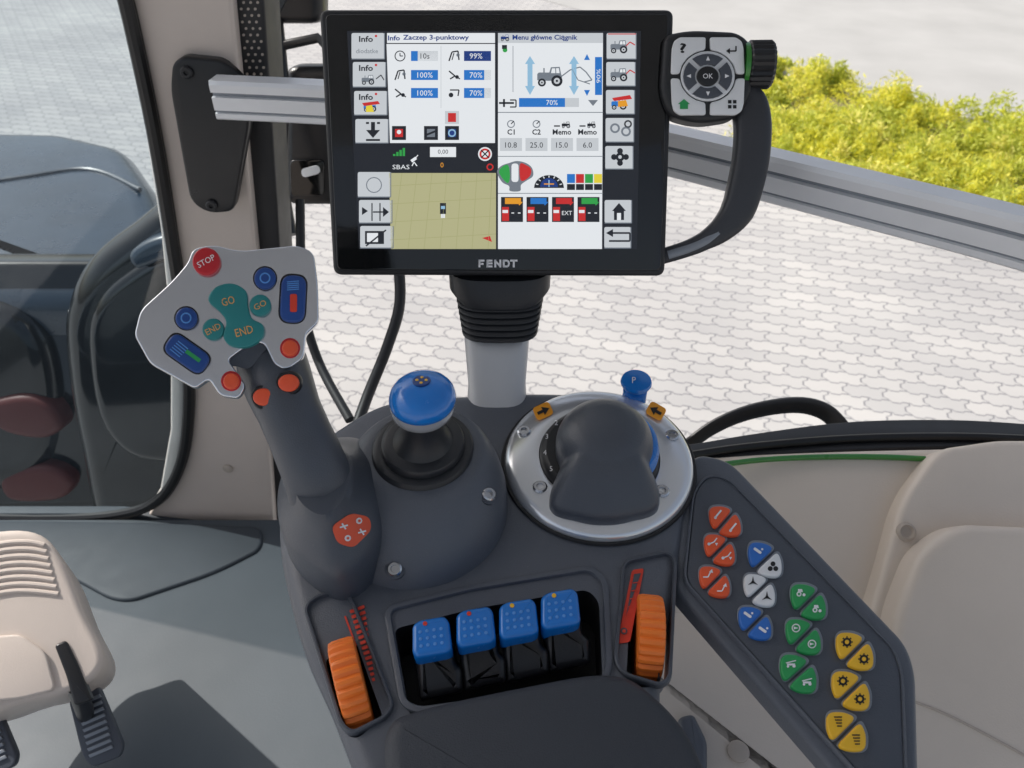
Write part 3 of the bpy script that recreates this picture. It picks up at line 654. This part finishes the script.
ho=rnd([(134,335,5),(140,310,8),(172,281,14),(188,262,6),(192,249,8),(212,244,12),(238,251,12),(298,245,9),(314,252,8),(318,285,6),(319,322,5),(306,334,4),(304,358,7),(286,371,7),(274,364,4),(263,341,8),(244,348,6),(228,360,4),(246,386,5),(239,399,6),(220,396,6),(209,379,5),(195,389,5),(150,364,7)],6,6)
mb=MB(); mb.P(HD,ho,-.006,.003,'plate',.0016,bn=4); build(mb,'head_plate',js,label='silver forked button faceplate')
mb=MB(); mb.P(HD,cat([(155,335),(190,275),(230,258),(300,258),(308,320),(290,340),(268,348),(250,368),(232,366),(200,372)],4,True),-.03,-.006,'con2',.001,taper=-.01); build(mb,'head_back',js)
def hb(px,m,h=.0078,name='button',ink=None,base=.002,bev=.0016):
    mb=MB(); mb.P(HD,px,base,h,m,bev); 
    if ink: ink(mb,h+.0004)
    build(mb,name,js)
def sur(px,m='blued'): 
    mb=MB(); mb.P(HD,px,.002,.0045,m,.0005); build(mb,'button_surround',js)
hb(circ(206,261,14),'red',ink=lambda mb,h: mb.text(HD,206,261,'STOP',6,'wink',h,19,rot=-28))
for cx_,cy_ in ((265,278),(186,318)):
    sur(circ(cx_,cy_,12.2),'ink'); hb(circ(cx_,cy_,11),'navy',ink=lambda mb,h:(mb.S(HD,circ(cx_,cy_,5.5),h,'navl'),mb.S(HD,circ(cx_,cy_,4),h+.0003,'navy')))
hb(circ(260,305,11),'teal',ink=lambda mb,h: mb.text(HD,260,305,'GO',6,'amber',h,13,rot=-28))
hb(circ(213,329,11),'teal',ink=lambda mb,h: mb.text(HD,213,329,'END',6,'amber',h,16,rot=-28))
pe=cat([(208,300),(215,287),(232,283),(246,291),(248,306),(252,318),(263,325),(262,338),(248,347),(231,346),(223,336),(226,322),(220,312)],5,True)
hb(pe,'teal',ink=lambda mb,h:(mb.text(HD,228,301,'GO',8,'amber',h,13,rot=-15),mb.text(HD,244,331,'END',8,'amber',h,18,rot=-15)))
def ovr(mb,h):
    for i in range(5): mb.line(HD,[(287,282+i*2),(299,281+i*2)],1,h,'navl')
    mb.S(HD,rrect(290,294,297,312,2),h,'scale')
sur(rotp(rrect(279,273.5,307,323.5,12,6),293,298,3),'ink'); hb(rotp(rrect(280.5,275,305.5,322,11,6),293,298,3),'navy',ink=ovr)
def ovl(mb,h):
    for i in range(5): mb.line(HD,[(170+i*2,347-i*2+2),(180+i*2,355-i*2+2)],1,h,'navl')
    mb.line(HD,[(186,351),(200,361)],4,h,'green')
sur(rotp(rrect(162.5,340.5,211.5,366.5,11,6),187,353,35),'ink'); hb(rotp(rrect(164,342,210,365,10,6),187,353,35),'navy',ink=ovl)
for x,y in [(231,381),(290,348)]:
    sur(circ(x,y,10.2),'red'); hb(circ(x,y,8.2),'redo')
for x,y,rx in [(264,397,10),(289,383,10)]:
    f=Frame(at(x,y,.620),(.15,-.75,.6)); mb=MB(); mb.prism(f,[(q[0]*.0008,q[1]*.0008) for q in circ(0,0,rx,24,8.5)],-.02,.004,'redo',.002); build(mb,'trigger_button',js)
    mb=MB(); mb.lathe(f,(0,0),[(.0098,-.02),(.0098,-.0005),(.0088,.001),(.0078,.001)],'blk',24); build(mb,'button_surround',js)
# ------------------------------------------------------------ MONITOR
nn=math.radians(28)
MN=Frame(at(497,142,.74),(0,-math.cos(nn),math.sin(nn)))
mo=empty('touch_terminal',MN.w(0,-.13,-.02),'black touchscreen tractor terminal with side keypad handle','monitor')
mb=MB(); mb.P(MN,rnd([(319,9),(674,9),(665,276),(333,275)],9,6),-.035,0,'blkm',.004,bn=4); mb.P(MN,rnd([(345,30),(650,30),(642,255),(352,255)],9,6),-.06,-.034,'blkm'); build(mb,'monitor_housing',mo)
mb=MB(); mb.P(MN,rnd([(325,14),(669,14),(661,271),(337,270)],7,6),-.001,.0015,'gloss',.001); build(mb,'glass_front',mo)
D=MB(); h0=.0019; h1=.0022; h2=.0025; h3=.0028
r=lambda x0,y0,x1,y1,m,h=h1: D.rect(MN,x0,y0,x1,y1,h,m)
t=lambda x,y,s,hp,m,w=None,h=h2,b=False: D.text(MN,x,y,s,hp,m,h,w,0,b)
D.S(MN,[(347,31),(641,31),(637,249),(359,249)],h0,'U_d')
def key(x0,y0,x1,y1,m='U_g'):
    D.S(MN,rrect(x0,y0,x1,y1,2),h1,m); D.line(MN,[(x0,y1),(x1,y1),(x1,y0)],1,h2,'U_m')
for i,(y0,y1) in enumerate([(33,59),(62,87),(91,115),(119,143),(172,197),(200,223),(226,248)]):
    xo=350+y0*.045; key(xo,y0,xo+33,y1)
for y in (39,68,97): t(366,y,'Info',6,'U_d',14,b=True); D.S(MN,circ(376,y-3,1.3,8),h2,'U_r')
t(367,51,'diodatke',4.5,'U_m',22)
def tractor(cx,cy,s,m,h=h2):
    k=lambda pts:[(cx+a*s,cy+b*s) for a,b in pts]
    D.S(MN,k([(-8.5,-2),(-7.5,-3),(-.5,-3),(.6,-6.5),(6.5,-6.8),(7.4,-2),(8.2,0),(7,2),(-1,2.6),(-8.5,2.2)]),h,m)
    D.S(MN,k([(1.3,-5.7),(5.9,-5.9),(6.4,-2.6),(.7,-2.6)]),h+.0003,'U_w')
    D.line(MN,k([(-4,-3),(-4,-6)]),.9*s,h,m); D.line(MN,k([(3.7,-6),(3.9,-2.6)]),.6*s,h+.0004,m)
    for a,b,q in ((4.6,2.6,3.8),(-5.4,3.7,2.7)):
        D.S(MN,circ(cx+a*s,cy+b*s,q*s,16),h+.0001,'U_d'); D.S(MN,circ(cx+a*s,cy+b*s,q*.55*s,12),h+.0004,'U_g'); D.S(MN,circ(cx+a*s,cy+b*s,q*.22*s,8),h+.0006,'U_d')
tractor(368,80,.75,'U_m'); D.line(MN,[(376,79),(381,75),(384,80)],1.0,h2,'U_d'); tractor(370,107,.75,'U_b'); D.S(MN,[(362,103),(378,101),(380,104),(364,106)],h3+.0003,'U_r'); D.S(MN,[(366,106),(372,105),(374,112),(366,112)],h3+.0002,'U_y')
r(371,122,375,130,'U_d',h2); D.S(MN,[(366,130),(380,130),(373,138)],h2,'U_d'); r(366,139,380,141,'U_d',h2); r(366,122,369,124,'U_d',h2); r(377,122,380,124,'U_d',h2)
D.S(MN,circ(374,185,8,16),h2,'U_m'); D.S(MN,circ(374,185,7,16),h3,'U_g')
D.S(MN,[(362,207),(362,215),(368,211)],h2,'U_d'); D.line(MN,[(372,203),(372,221)],1.2,h2,'U_d'); D.line(MN,[(380,203),(380,221)],1.2,h2,'U_d'); D.line(MN,[(373,212),(388,212)],1.4,h2,'U_d'); D.S(MN,[(383,207),(383,217),(389,212)],h2,'U_d')
r(365,231,384,244,'U_d',h2); r(367,233,378,242,'U_w',h3); D.line(MN,[(366,246),(386,230)],1.5,h3+.0003,'U_d')
r(387,33,495,43,'U_w'); t(394,38,'Info',5,'U_nb',12,b=True); t(436,38,'Zaczep 3-punktowy',6.5,'U_nb',66,b=True)
D.S(MN,[(386.5,44),(495,44),(495,143),(390,143)],h1,'U_w'); D.line(MN,[(441,46),(441,108)],.6,h2,'U_g')
def pic(x,y,k):
    if k==0: D.S(MN,circ(x,y,5.5,18),h2,'U_d'); D.S(MN,circ(x,y,4.5,18),h3,'U_w'); D.line(MN,[(x,y-3),(x,y),(x+3,y)],1,h3+.0002,'U_d')
    elif k==1: D.line(MN,[(x-5,y+5),(x-2,y-4),(x+4,y-5),(x+5,y+4)],1.4,h2,'U_d'); D.S(MN,circ(x+4,y-1,1.8,8),h2,'U_m'); D.line(MN,[(x-2,y+4),(x,y-3)],1,h2,'U_d')
    elif k==2: D.line(MN,[(x-5,y-4),(x+1,y+1),(x-4,y+4)],1.4,h2,'U_d'); D.S(MN,circ(x+3,y+2,2,8),h2,'U_d'); D.line(MN,[(x+1,y+1),(x+6,y+4)],1.2,h2,'U_d')
    else: D.S(MN,circ(x-3,y+2,2.4,10),h2,'U_d'); D.line(MN,[(x-4,y-3),(x+5,y-3),(x+4,y+3)],1.3,h2,'U_d')
rows=[(56,0,'10s',.25,1,'99%',1),(75,1,'100%',1,2,'70%',.75),(93,2,'100%',1,3,'70%',.75)]
for y,k,s,f_,k2,s2,f2_ in rows:
    pic(400,y,k); r(411,y-5,438,y+5,'U_g'); D.rect(MN,411,y-5,411+27*f_,y+5,h2,'U_b'); t(425,y,s,5.5,'U_d' if f_<.5 else 'U_w',None,h3)
    pic(454,y,k2); r(464,y-5,491,y+5,'U_g'); D.rect(MN,464,y-5,464+27*f2_,y+5,h2,'U_b' if f2_<1 else 'U_nb'); t(476,y,s2,5.5,'U_w',None,h3)
for x,c in [(399,'U_r'),(431,'U_m'),(452,'U_nb')]:
    r(x-7,126,x+7,140,'U_d',h2); D.rect(MN,x-4,129,x+4,137,h3,c)
r(445,111,459,124,'U_g',h2); D.rect(MN,448,113,456,122,h3,'U_r')
D.S(MN,circ(399,132,2.2,10),h3+.0003,'U_w'); D.S(MN,circ(452,133,4,12),h3+.0003,'U_lb'); D.S(MN,circ(452,133,2.6,12),h3+.0005,'U_nb')
D.line(MN,[(426,135),(436,131)],2,h3+.0003,'U_d')
D.S(MN,[(357,145),(496,145),(496,171),(358,171)],h1,'U_d')
for i in range(4): r(393+i*3.2,155-2*i-1,395.4+i*3.2,156,'U_gr',h2)
r(430,147,456,157,'U_w',h2); t(443,152,'0,00',5,'U_d',None,h3); t(401,167,'SBAS',4.5,'U_w',17); t(442,165,'0',5,'U_o')
D.line(MN,[(412,166),(414,162),(417,166)],1,h2,'U_w'); D.S(MN,rotp([(411,158),(417,158),(417,161),(411,161)],414,160,-35),h2,'U_w'); D.line(MN,[(414,160),(418,155)],.9,h2,'U_w')
D.S(MN,circ(485,154,7,18),h2,'U_w'); D.S(MN,circ(485,154,5.6,18),h3,'U_r'); D.S(MN,circ(485,154,3.6,18),h3+.0002,'U_w'); D.line(MN,[(481,150),(489,158)],1.2,h3+.0004,'U_d'); D.line(MN,[(489,150),(481,158)],1.2,h3+.0004,'U_d')
D.S(MN,circ(490,167,3.6,12),h2,'U_r'); D.S(MN,circ(490,167,2.2,12),h3,'U_d')
D.S(MN,[(389,173),(496,173),(496,249),(391,249)],h1,'U_k')
for i in range(7): D.line(MN,[(392+i*16,249),(412+i*15-10,173)],.5,h2,'U_kl')
for i in range(4): D.line(MN,[(390,186+i*18),(496,180+i*18)],.5,h2,'U_kl')
r(440,203,446,214,'U_d',h2); D.rect(MN,441,206,445,209,h3,'U_lb'); r(441,214,445,218,'U_w',h2); D.S(MN,[(482,238),(490,236),(492,242)],h2,'U_r')
D.S(MN,[(498,33),(603,33),(602,249),(498,249)],h1,'U_w'); r(498,33,603,43,'U_g',h2)
tractor(505,38,.5,'U_nb',h3); t(545,38,'Menu główne Ciągnik',6.5,'U_nb',65,h3,b=True)
tractor(550,77,1.5,'U_m'); D.line(MN,[(562,76),(570,70),(580,67),(586,72),(592,80),(584,82)],1.2,h2,'U_m'); D.line(MN,[(572,69),(578,80),(590,84)],1,h2,'U_m')
for x in (530,574):
    D.S(MN,[(x-5,64),(x,56),(x+5,64),(x+2.5,64),(x+2.5,86),(x+5,86),(x,95),(x-5,86),(x-2.5,86),(x-2.5,64)],h2,'U_lb')
r(502,45,507,49,'U_d',h2); D.S(MN,circ(505,50,2.4,12),h2,'U_gr')
D.line(MN,[(513,46),(513,92)],.6,h2,'U_m')
r(595,57,602,95,'U_b',h2); D.text(MN,598.5,76,'90%',4,'U_w',h3,14,-90); 
D.S(MN,[(584,60),(590,60),(587,54)],h2,'U_b'); D.S(MN,[(584,90),(590,90),(587,96)],h2,'U_b')
D.line(MN,[(499,103),(514,103)],2,h2,'U_d'); D.line(MN,[(504,99),(504,107)],2,h2,'U_d'); D.line(MN,[(510,100),(516,100),(516,107),(510,107)],1.3,h2,'U_d')
r(519,98,579,107,'U_g',h2); D.rect(MN,519,98,565,107,h3,'U_b'); t(552,102.5,'70%',5,'U_w',None,h3+.0003); D.S(MN,[(588,100),(598,100),(593,106)],h2,'U_m')
r(498,112,603,112.8,'U_m',h2)
for i,(s,v) in enumerate([('C1','10.8'),('C2','25.0'),('Memo','15.0'),('Memo','6.0')]):
    x=511+i*25.5; t(x,132,s,5.5,'U_d',None,b=True); r(x-11,138,x+11,151,'U_g',h2); t(x,145,v,5.5,'U_d',None,h3)
    if i<2: D.S(MN,circ(x,124,4,12),h2,'U_m'); D.S(MN,circ(x,124,3,12),h3,'U_w'); D.line(MN,[(x,124),(x+3,121)],1,h3+.0002,'U_d')
    else: tractor(x+4,125,.5,'U_d'); D.line(MN,[(x-8,126),(x-2,126)],1.4,h2,'U_d')
r(498,156,603,156.7,'U_m',h2)
# joystick pictogram: outline head with green, white and red keys on a short grip
D.S(MN,cat([(497,172),(501,166),(509,163),(517,161),(526,163),(532,168),(533,176),(526,181),(521,185),(520,191),(510,191),(509,186),(502,182)],4,True),h2,'U_m')
D.S(MN,cat([(499,172),(502,167),(508,165),(510,176),(508,183),(503,179)],4,True),h3,'U_gr'); D.S(MN,rrect(511.5,163.5,518.5,182,3),h3,'U_w'); D.S(MN,cat([(520,164),(526,165),(531,169),(530,176),(523,181),(520,178)],4,True),h3,'U_r')
D.S(MN,circ(549,188,15,24,13)[12:]+[(564,188)],h2,'U_d'); D.S(MN,circ(549,187,9,24)[12:]+[(558,187)],h3,'U_nb'); D.line(MN,[(544,184),(554,184)],1.2,h3+.0002,'U_o'); D.line(MN,[(549,180),(549,187)],1.2,h3+.0002,'U_lb')
for a in range(7):
    an=math.radians(195+a*25); D.line(MN,[(549+11*math.cos(an),187+9.5*math.sin(an)),(549+13.5*math.cos(an),187+11.5*math.sin(an))],.9,h3,'U_w')
for i,c in enumerate(['U_b','U_r','U_gr','U_y']): D.rect(MN,567+i*9,174,575+i*9,183,h2,c); D.rect(MN,567+i*9,184,575+i*9,190,h2,'U_d')
r(498,193,603,193.7,'U_m',h2)
for i,(c,lab) in enumerate([('U_o',''),('U_b',''),('U_r','EXT'),('U_gr','')]):
    x=501+i*25.5; r(x,197,x+22,222,'U_d',h2); D.rect(MN,x+4,198,x+20,204,h3,c); D.rect(MN,x+1,207,x+8,221,h3,'U_r'); D.rect(MN,x+1.5,210,x+7,213,h3+.0002,'U_w')
    D.line(MN,[(x+18,205),(x+21,202)],1.2,h3,c); t(x+15,213,lab or '- -',4 if lab else 1,'U_w',None,h3+.0002)
for i,(y0,y1) in enumerate([(33,59),(62,86),(90,114),(118,142),(146,169),(200,223),(227,248)]):
    xo=607-y0*.012; key(xo,y0,xo+30-y0*.015,y1)
for y in (47,75): tractor(619,y,1,'U_m'); D.line(MN,[(626,y-1),(630,y-5),(635,y-2)],1.1,h2,'U_r')
D.line(MN,[(608,34),(636,34)],1,h3,'U_r'); tractor(619,104,.9,'U_b'); D.S(MN,[(612,98),(630,95),(632,99),(614,101)],h3+.0005,'U_r'); D.S(MN,[(618,101),(626,100),(628,106),(618,107)],h3+.0006,'U_o')
for dx in (-6,5): D.S(MN,circ(621+dx,130+dx*.3,5,14),h2,'U_m'); D.S(MN,circ(621+dx,130+dx*.3,3,14),h3,'U_g')
D.S(MN,circ(628,124,4,12),h2,'U_d'); D.S(MN,circ(628,124,2.4,12),h3,'U_g')
for a in range(4): D.S(MN,circ(620+6*math.cos(a*1.57),157+6*math.sin(a*1.57),3.0,10),h2,'U_d')
D.S(MN,circ(620,157,4.5,12),h3,'U_d'); D.S(MN,circ(620,157,1.8,12),h3+.0002,'U_g')
D.S(MN,[(612,211),(619,203),(626,211)],h2,'U_d'); r(614,211,624,220,'U_d',h2); D.rect(MN,617,213,621,220,h3,'U_w')
D.line(MN,[(609,241),(630,241),(630,233),(612,233)],1.8,h2,'U_d'); D.S(MN,[(606,233),(613,229),(613,237)],h2,'U_d')
build(D,'display_screen',mo,flat=True,label='lit menu display')
L=MB(); H=.002
def st_(pts): L.line(MN,pts,1.9,H,'wink')
x=478.5; y0,y1,ym=260.6,266.4,263.4
st_([(x+1,y0-1),(x+1,y1+1)]); st_([(x,y0),(x+6,y0)]); st_([(x,ym+.5),(x+5,ym+.5)]); x+=8
st_([(x+1,y0-1),(x+1,y1+1)]); 
for yy in (y0,ym,y1): st_([(x,yy),(x+6,yy)])
x+=7.8
st_([(x+1,y0-1),(x+1,y1+1)]); st_([(x+.6,y0),(x+6.2,y1)]); st_([(x+6,y0-1),(x+6,y1+1)]); x+=8.4
st_([(x+1,y0-1),(x+1,y1+1)]); st_([(x,y0),(x+5,y0),(x+6.2,y0+2),(x+6.2,y1-2),(x+5,y1),(x,y1)]); x+=7.4
st_([(x,y0),(x+7.4,y0)]); st_([(x+3.7,y0-1),(x+3.7,y1+1)])
build(L,'brand_lettering',mo)
KP=Frame(MN.w(*MN.loc(708,77),.012),(-.05,-math.cos(nn),math.sin(nn)))
mb=MB(); mb.P(KP,rnd([(664,34,10),(690,29,12),(738,31,12),(752,42,12),(753,90,10),(740,118,14),(700,124,14),(668,116,14),(660,90,10)],10,6),-.028,0,'blkm',.006,bn=4); build(mb,'keypad_body',mo)
hp=[(728,98,-.018,.013,.011),(746,102,-.018,.016,.012),(752,122,-.017,.0165,.013),(751,155,-.017,.0165,.013),(745,186,-.018,.0162,.013),(737,211,-.019,.0155,.012),(722,229,-.020,.012,.0105),(704,241,-.022,.0088,.009),(686,249,-.024,.0078,.0082),(660,257,-.026,.0074,.0078)]
cc=cat([KP.w(*KP.loc(x,y,hh),hh) for x,y,hh,_,_ in hp],6); rr=[]
for i in range(len(cc)):
    t_=i/6; k=min(int(t_),len(hp)-2); f_=t_-k; rr.append((hp[k][3]*(1-f_)+hp[k+1][3]*f_,hp[k][4]*(1-f_)+hp[k+1][4]*f_))
def sqtube(mb,pts,rad,m,up,seg=28,pw=3.6):
    n=len(pts); R=[]; up=Vector(up)
    for i,p in enumerate(pts):
        t=(pts[min(i+1,n-1)]-pts[max(i-1,0)]).normalized(); a=up.cross(t).normalized(); b=t.cross(a); ra,rb=rad[i]; ring=[]
        for k in range(seg):
            c,s=math.cos(2*math.pi*k/seg),math.sin(2*math.pi*k/seg)
            ring.append(p+a*ra*math.copysign(abs(c)**(2/pw),c)+b*rb*math.copysign(abs(s)**(2/pw),s))
        R.append(ring)
    mb.rings(R,m)
mb=MB(); sqtube(mb,cc,rr,'hnd',KP.N); build(mb,'handle',mo,ang=50)
mb=MB(); a_=cc[31:-2]; mb.tube([p+KP.N*.0075 for p in a_],[(.0042,.0028)]*60,'alud',10,up=KP.N); build(mb,'handle_inlay',mo,label='grey lower handle inlay')
KN=Frame(KP.w(*KP.loc(752,62),-.012),KP.X,(0,1,0)); rg=[]; mb=MB()
pr=[(.019,-.002),(.021,.0),(.021,.018),(.019,.0205)]
for rr_,hh in pr: rg.append([KN.w(rr_*(1 if i%2 else .94)*math.cos(2*math.pi*i/48),rr_*(1 if i%2 else .94)*math.sin(2*math.pi*i/48),hh) for i in range(48)])
mb.rings(rg,'blk'); mb.lathe(KN,(0,0),[(.0195,-.006),(.0195,-.002)],'grn',32); build(mb,'scroll_knob',mo,ang=15)
def quad(sx,sy):
    cx,cy=708,76; ox,oy=cx+sx*36,cy+sy*39
    pts=[(cx+sx*2,oy),(ox-sx*8,oy),(ox-sx*2,oy-sy*4),(ox,oy-sy*12),(ox+sx*1,cy+sy*2)]
    arc=[(cx+sx*28.5*math.cos(a),cy+sy*26.5*math.sin(a)) for a in [math.radians(q) for q in (5,25,45,65,85)]]
    return pts+arc
for i,(sx,sy) in enumerate([(-1,-1),(1,-1),(-1,1),(1,1)]):
    mb=MB(); mb.P(KP,rnd(quad(sx,sy),2.5,3),-.001,.003,'wkey',.001); cx,cy=708+sx*24,76+sy*28
    if i==0: mb.text(KP,cx-1,cy,'?',10,'ink',.0034,6.5,bold=True)
    elif i==1: mb.line(KP,[(cx+4,cy-2),(cx+4,cy+3),(cx-3,cy+3)],1.4,.0034,'ink'); mb.S(KP,[(cx-6,cy+3),(cx-2,cy),(cx-2,cy+6)],.0034,'ink')
    elif i==2: mb.S(KP,[(cx-6,cy),(cx,cy-5),(cx+6,cy)],.0034,'green'); mb.rect(KP,cx-4,cy,cx+4,cy+5,.0034,'green')
    else:
        for a in (0,1):
            for b in (0,1): mb.rect(KP,cx-4+a*5,cy-4+b*5,cx-.5+a*5,cy-.5+b*5,.0034,'ink')
    build(mb,'corner_key',mo)
mb=MB(); mb.P(KP,circ(708,76,27,40,25),-.001,.0035,'alu',.001); build(mb,'ring_bezel',mo)
for a0 in (0,90,180,270):
    pts=[(708+24.5*math.cos(math.radians(a0+q)),76+22.5*math.sin(math.radians(a0+q))) for q in range(-39,40,13)]+[(708+13*math.cos(math.radians(a0-q)),76+12*math.sin(math.radians(a0-q))) for q in range(-34,35,17)]
    mb=MB(); mb.P(KP,pts,.002,.006,'con2',.0008); c_,s_=math.cos(math.radians(a0)),math.sin(math.radians(a0)); x,y=708+18.5*c_,76+17*s_
    mb.S(KP,[(x+3*c_,y+3*s_),(x-2*s_-1.5*c_,y+2*c_-1.5*s_),(x+2*s_-1.5*c_,y-2*c_-1.5*s_)],.0064,'wink'); build(mb,'arrow_key',mo)
mb=MB(); mb.P(KP,circ(708,76,11,28,10),.002,.0065,'blk',.001); mb.text(KP,708,76,'OK',5,'wink',.0069,10); build(mb,'centre_key',mo)
# ------------------------------------------------------------ MONITOR STAND
st=DK.loc(497,412,0)
ms=empty('monitor_stand',DK.w(st[0],st[1],0),'grey column with black ribbed rubber boot holding the terminal','stand')
def ringat(cx,cy,d,w,dp,n=28,pw=3.2):
    c=at(cx,cy,d); out=[]
    for i in range(n):
        a=2*math.pi*i/n; ca,sa=math.cos(a),math.sin(a)
        out.append(c+Rv*(w*math.copysign(abs(ca)**(2/pw),ca))+Vector((0,1,0))*(dp*math.copysign(abs(sa)**(2/pw),sa)))
    return out
mb=MB(); mb.rings([ringat(497,415,.815,.031,.025),ringat(497,380,.815,.029,.024),ringat(497,345,.815,.032,.026),ringat(497,318,.815,.034,.028)],'colm'); build(mb,'stand_column',ms,ang=60)
mb=MB(); R_=[]
for k in range(6):
    tt=k/5; y=326-tt*30; w=.0385+tt*.005; d=.812-tt*.006
    R_+= [ringat(500,y,d,w-.004,.030),ringat(500,y-1.5,d,w,.033),ringat(500,y-4.5,d,w,.033),ringat(500,y-6,d,w-.004,.030)]
R_+=[ringat(500,291,.806,.042,.035),ringat(500,280,.803,.050,.038),ringat(500,262,.80,.051,.038)]
mb.rings(R_,'rub'); build(mb,'rubber_boot',ms,ang=50)
mb=MB(); RF=Frame((0,0,3.12),(0,0,1)); mb.prism(RF,rnd([(-1.12,-.9),(1.0,-.9),(1.0,1.3),(-1.12,1.3)],.15),0,.12,'lining',.03)  # unseen roof, added and sized to keep direct sun off the console
build(mb,'unseen_cab_roof',label='unseen pale grey lined tractor cab roof, sized to block sun from the console',cat_='roof')
# ------------------------------------------------------------ LIGHT
az=Vector((-.9,.42,0)).normalized(); el=math.radians(50)
sd=Vector((az.x*math.cos(el),az.y*math.cos(el),math.sin(el)))
sl=bpy.data.lights.new('Sun','SUN'); sl.energy=4.8; sl.angle=math.radians(.5); sl.color=(1,.95,.88)
so=bpy.data.objects.new('Sun',sl); COL.objects.link(so); so.rotation_euler=sd.to_track_quat('Z','Y').to_euler(); so.location=(-5,3,8)
w=bpy.data.worlds.new('World'); scene.world=w; w.use_nodes=True; nt=w.node_tree; bg=nt.nodes['Background']
sk=nt.nodes.new('ShaderNodeTexSky'); sk.sky_type='NISHITA'; sk.sun_disc=False; sk.sun_elevation=el; sk.sun_rotation=math.atan2(az.x,az.y); sk.dust_density=4; sk.ozone_density=.5
hs=nt.nodes.new('ShaderNodeHueSaturation'); hs.inputs['Saturation'].default_value=.6; nt.links.new(sk.outputs[0],hs.inputs['Color'])
nt.links.new(hs.outputs[0],bg.inputs[0]); bg.inputs[1].default_value=.15
cd=bpy.data.cameras.new('Camera'); co=bpy.data.objects.new('Camera',cd); COL.objects.link(co); scene.camera=co
co.location=CAM; co.rotation_euler=(math.pi/2-PITCH,0,0); cd.sensor_width=36; cd.lens=FPX/1024*36; cd.clip_start=.02; cd.clip_end=600
cd.dof.use_dof=True; cd.dof.focus_distance=.72; cd.dof.aperture_fstop=12
scene.view_settings.view_transform='Standard'; scene.view_settings.look='None'; scene.view_settings.exposure=0
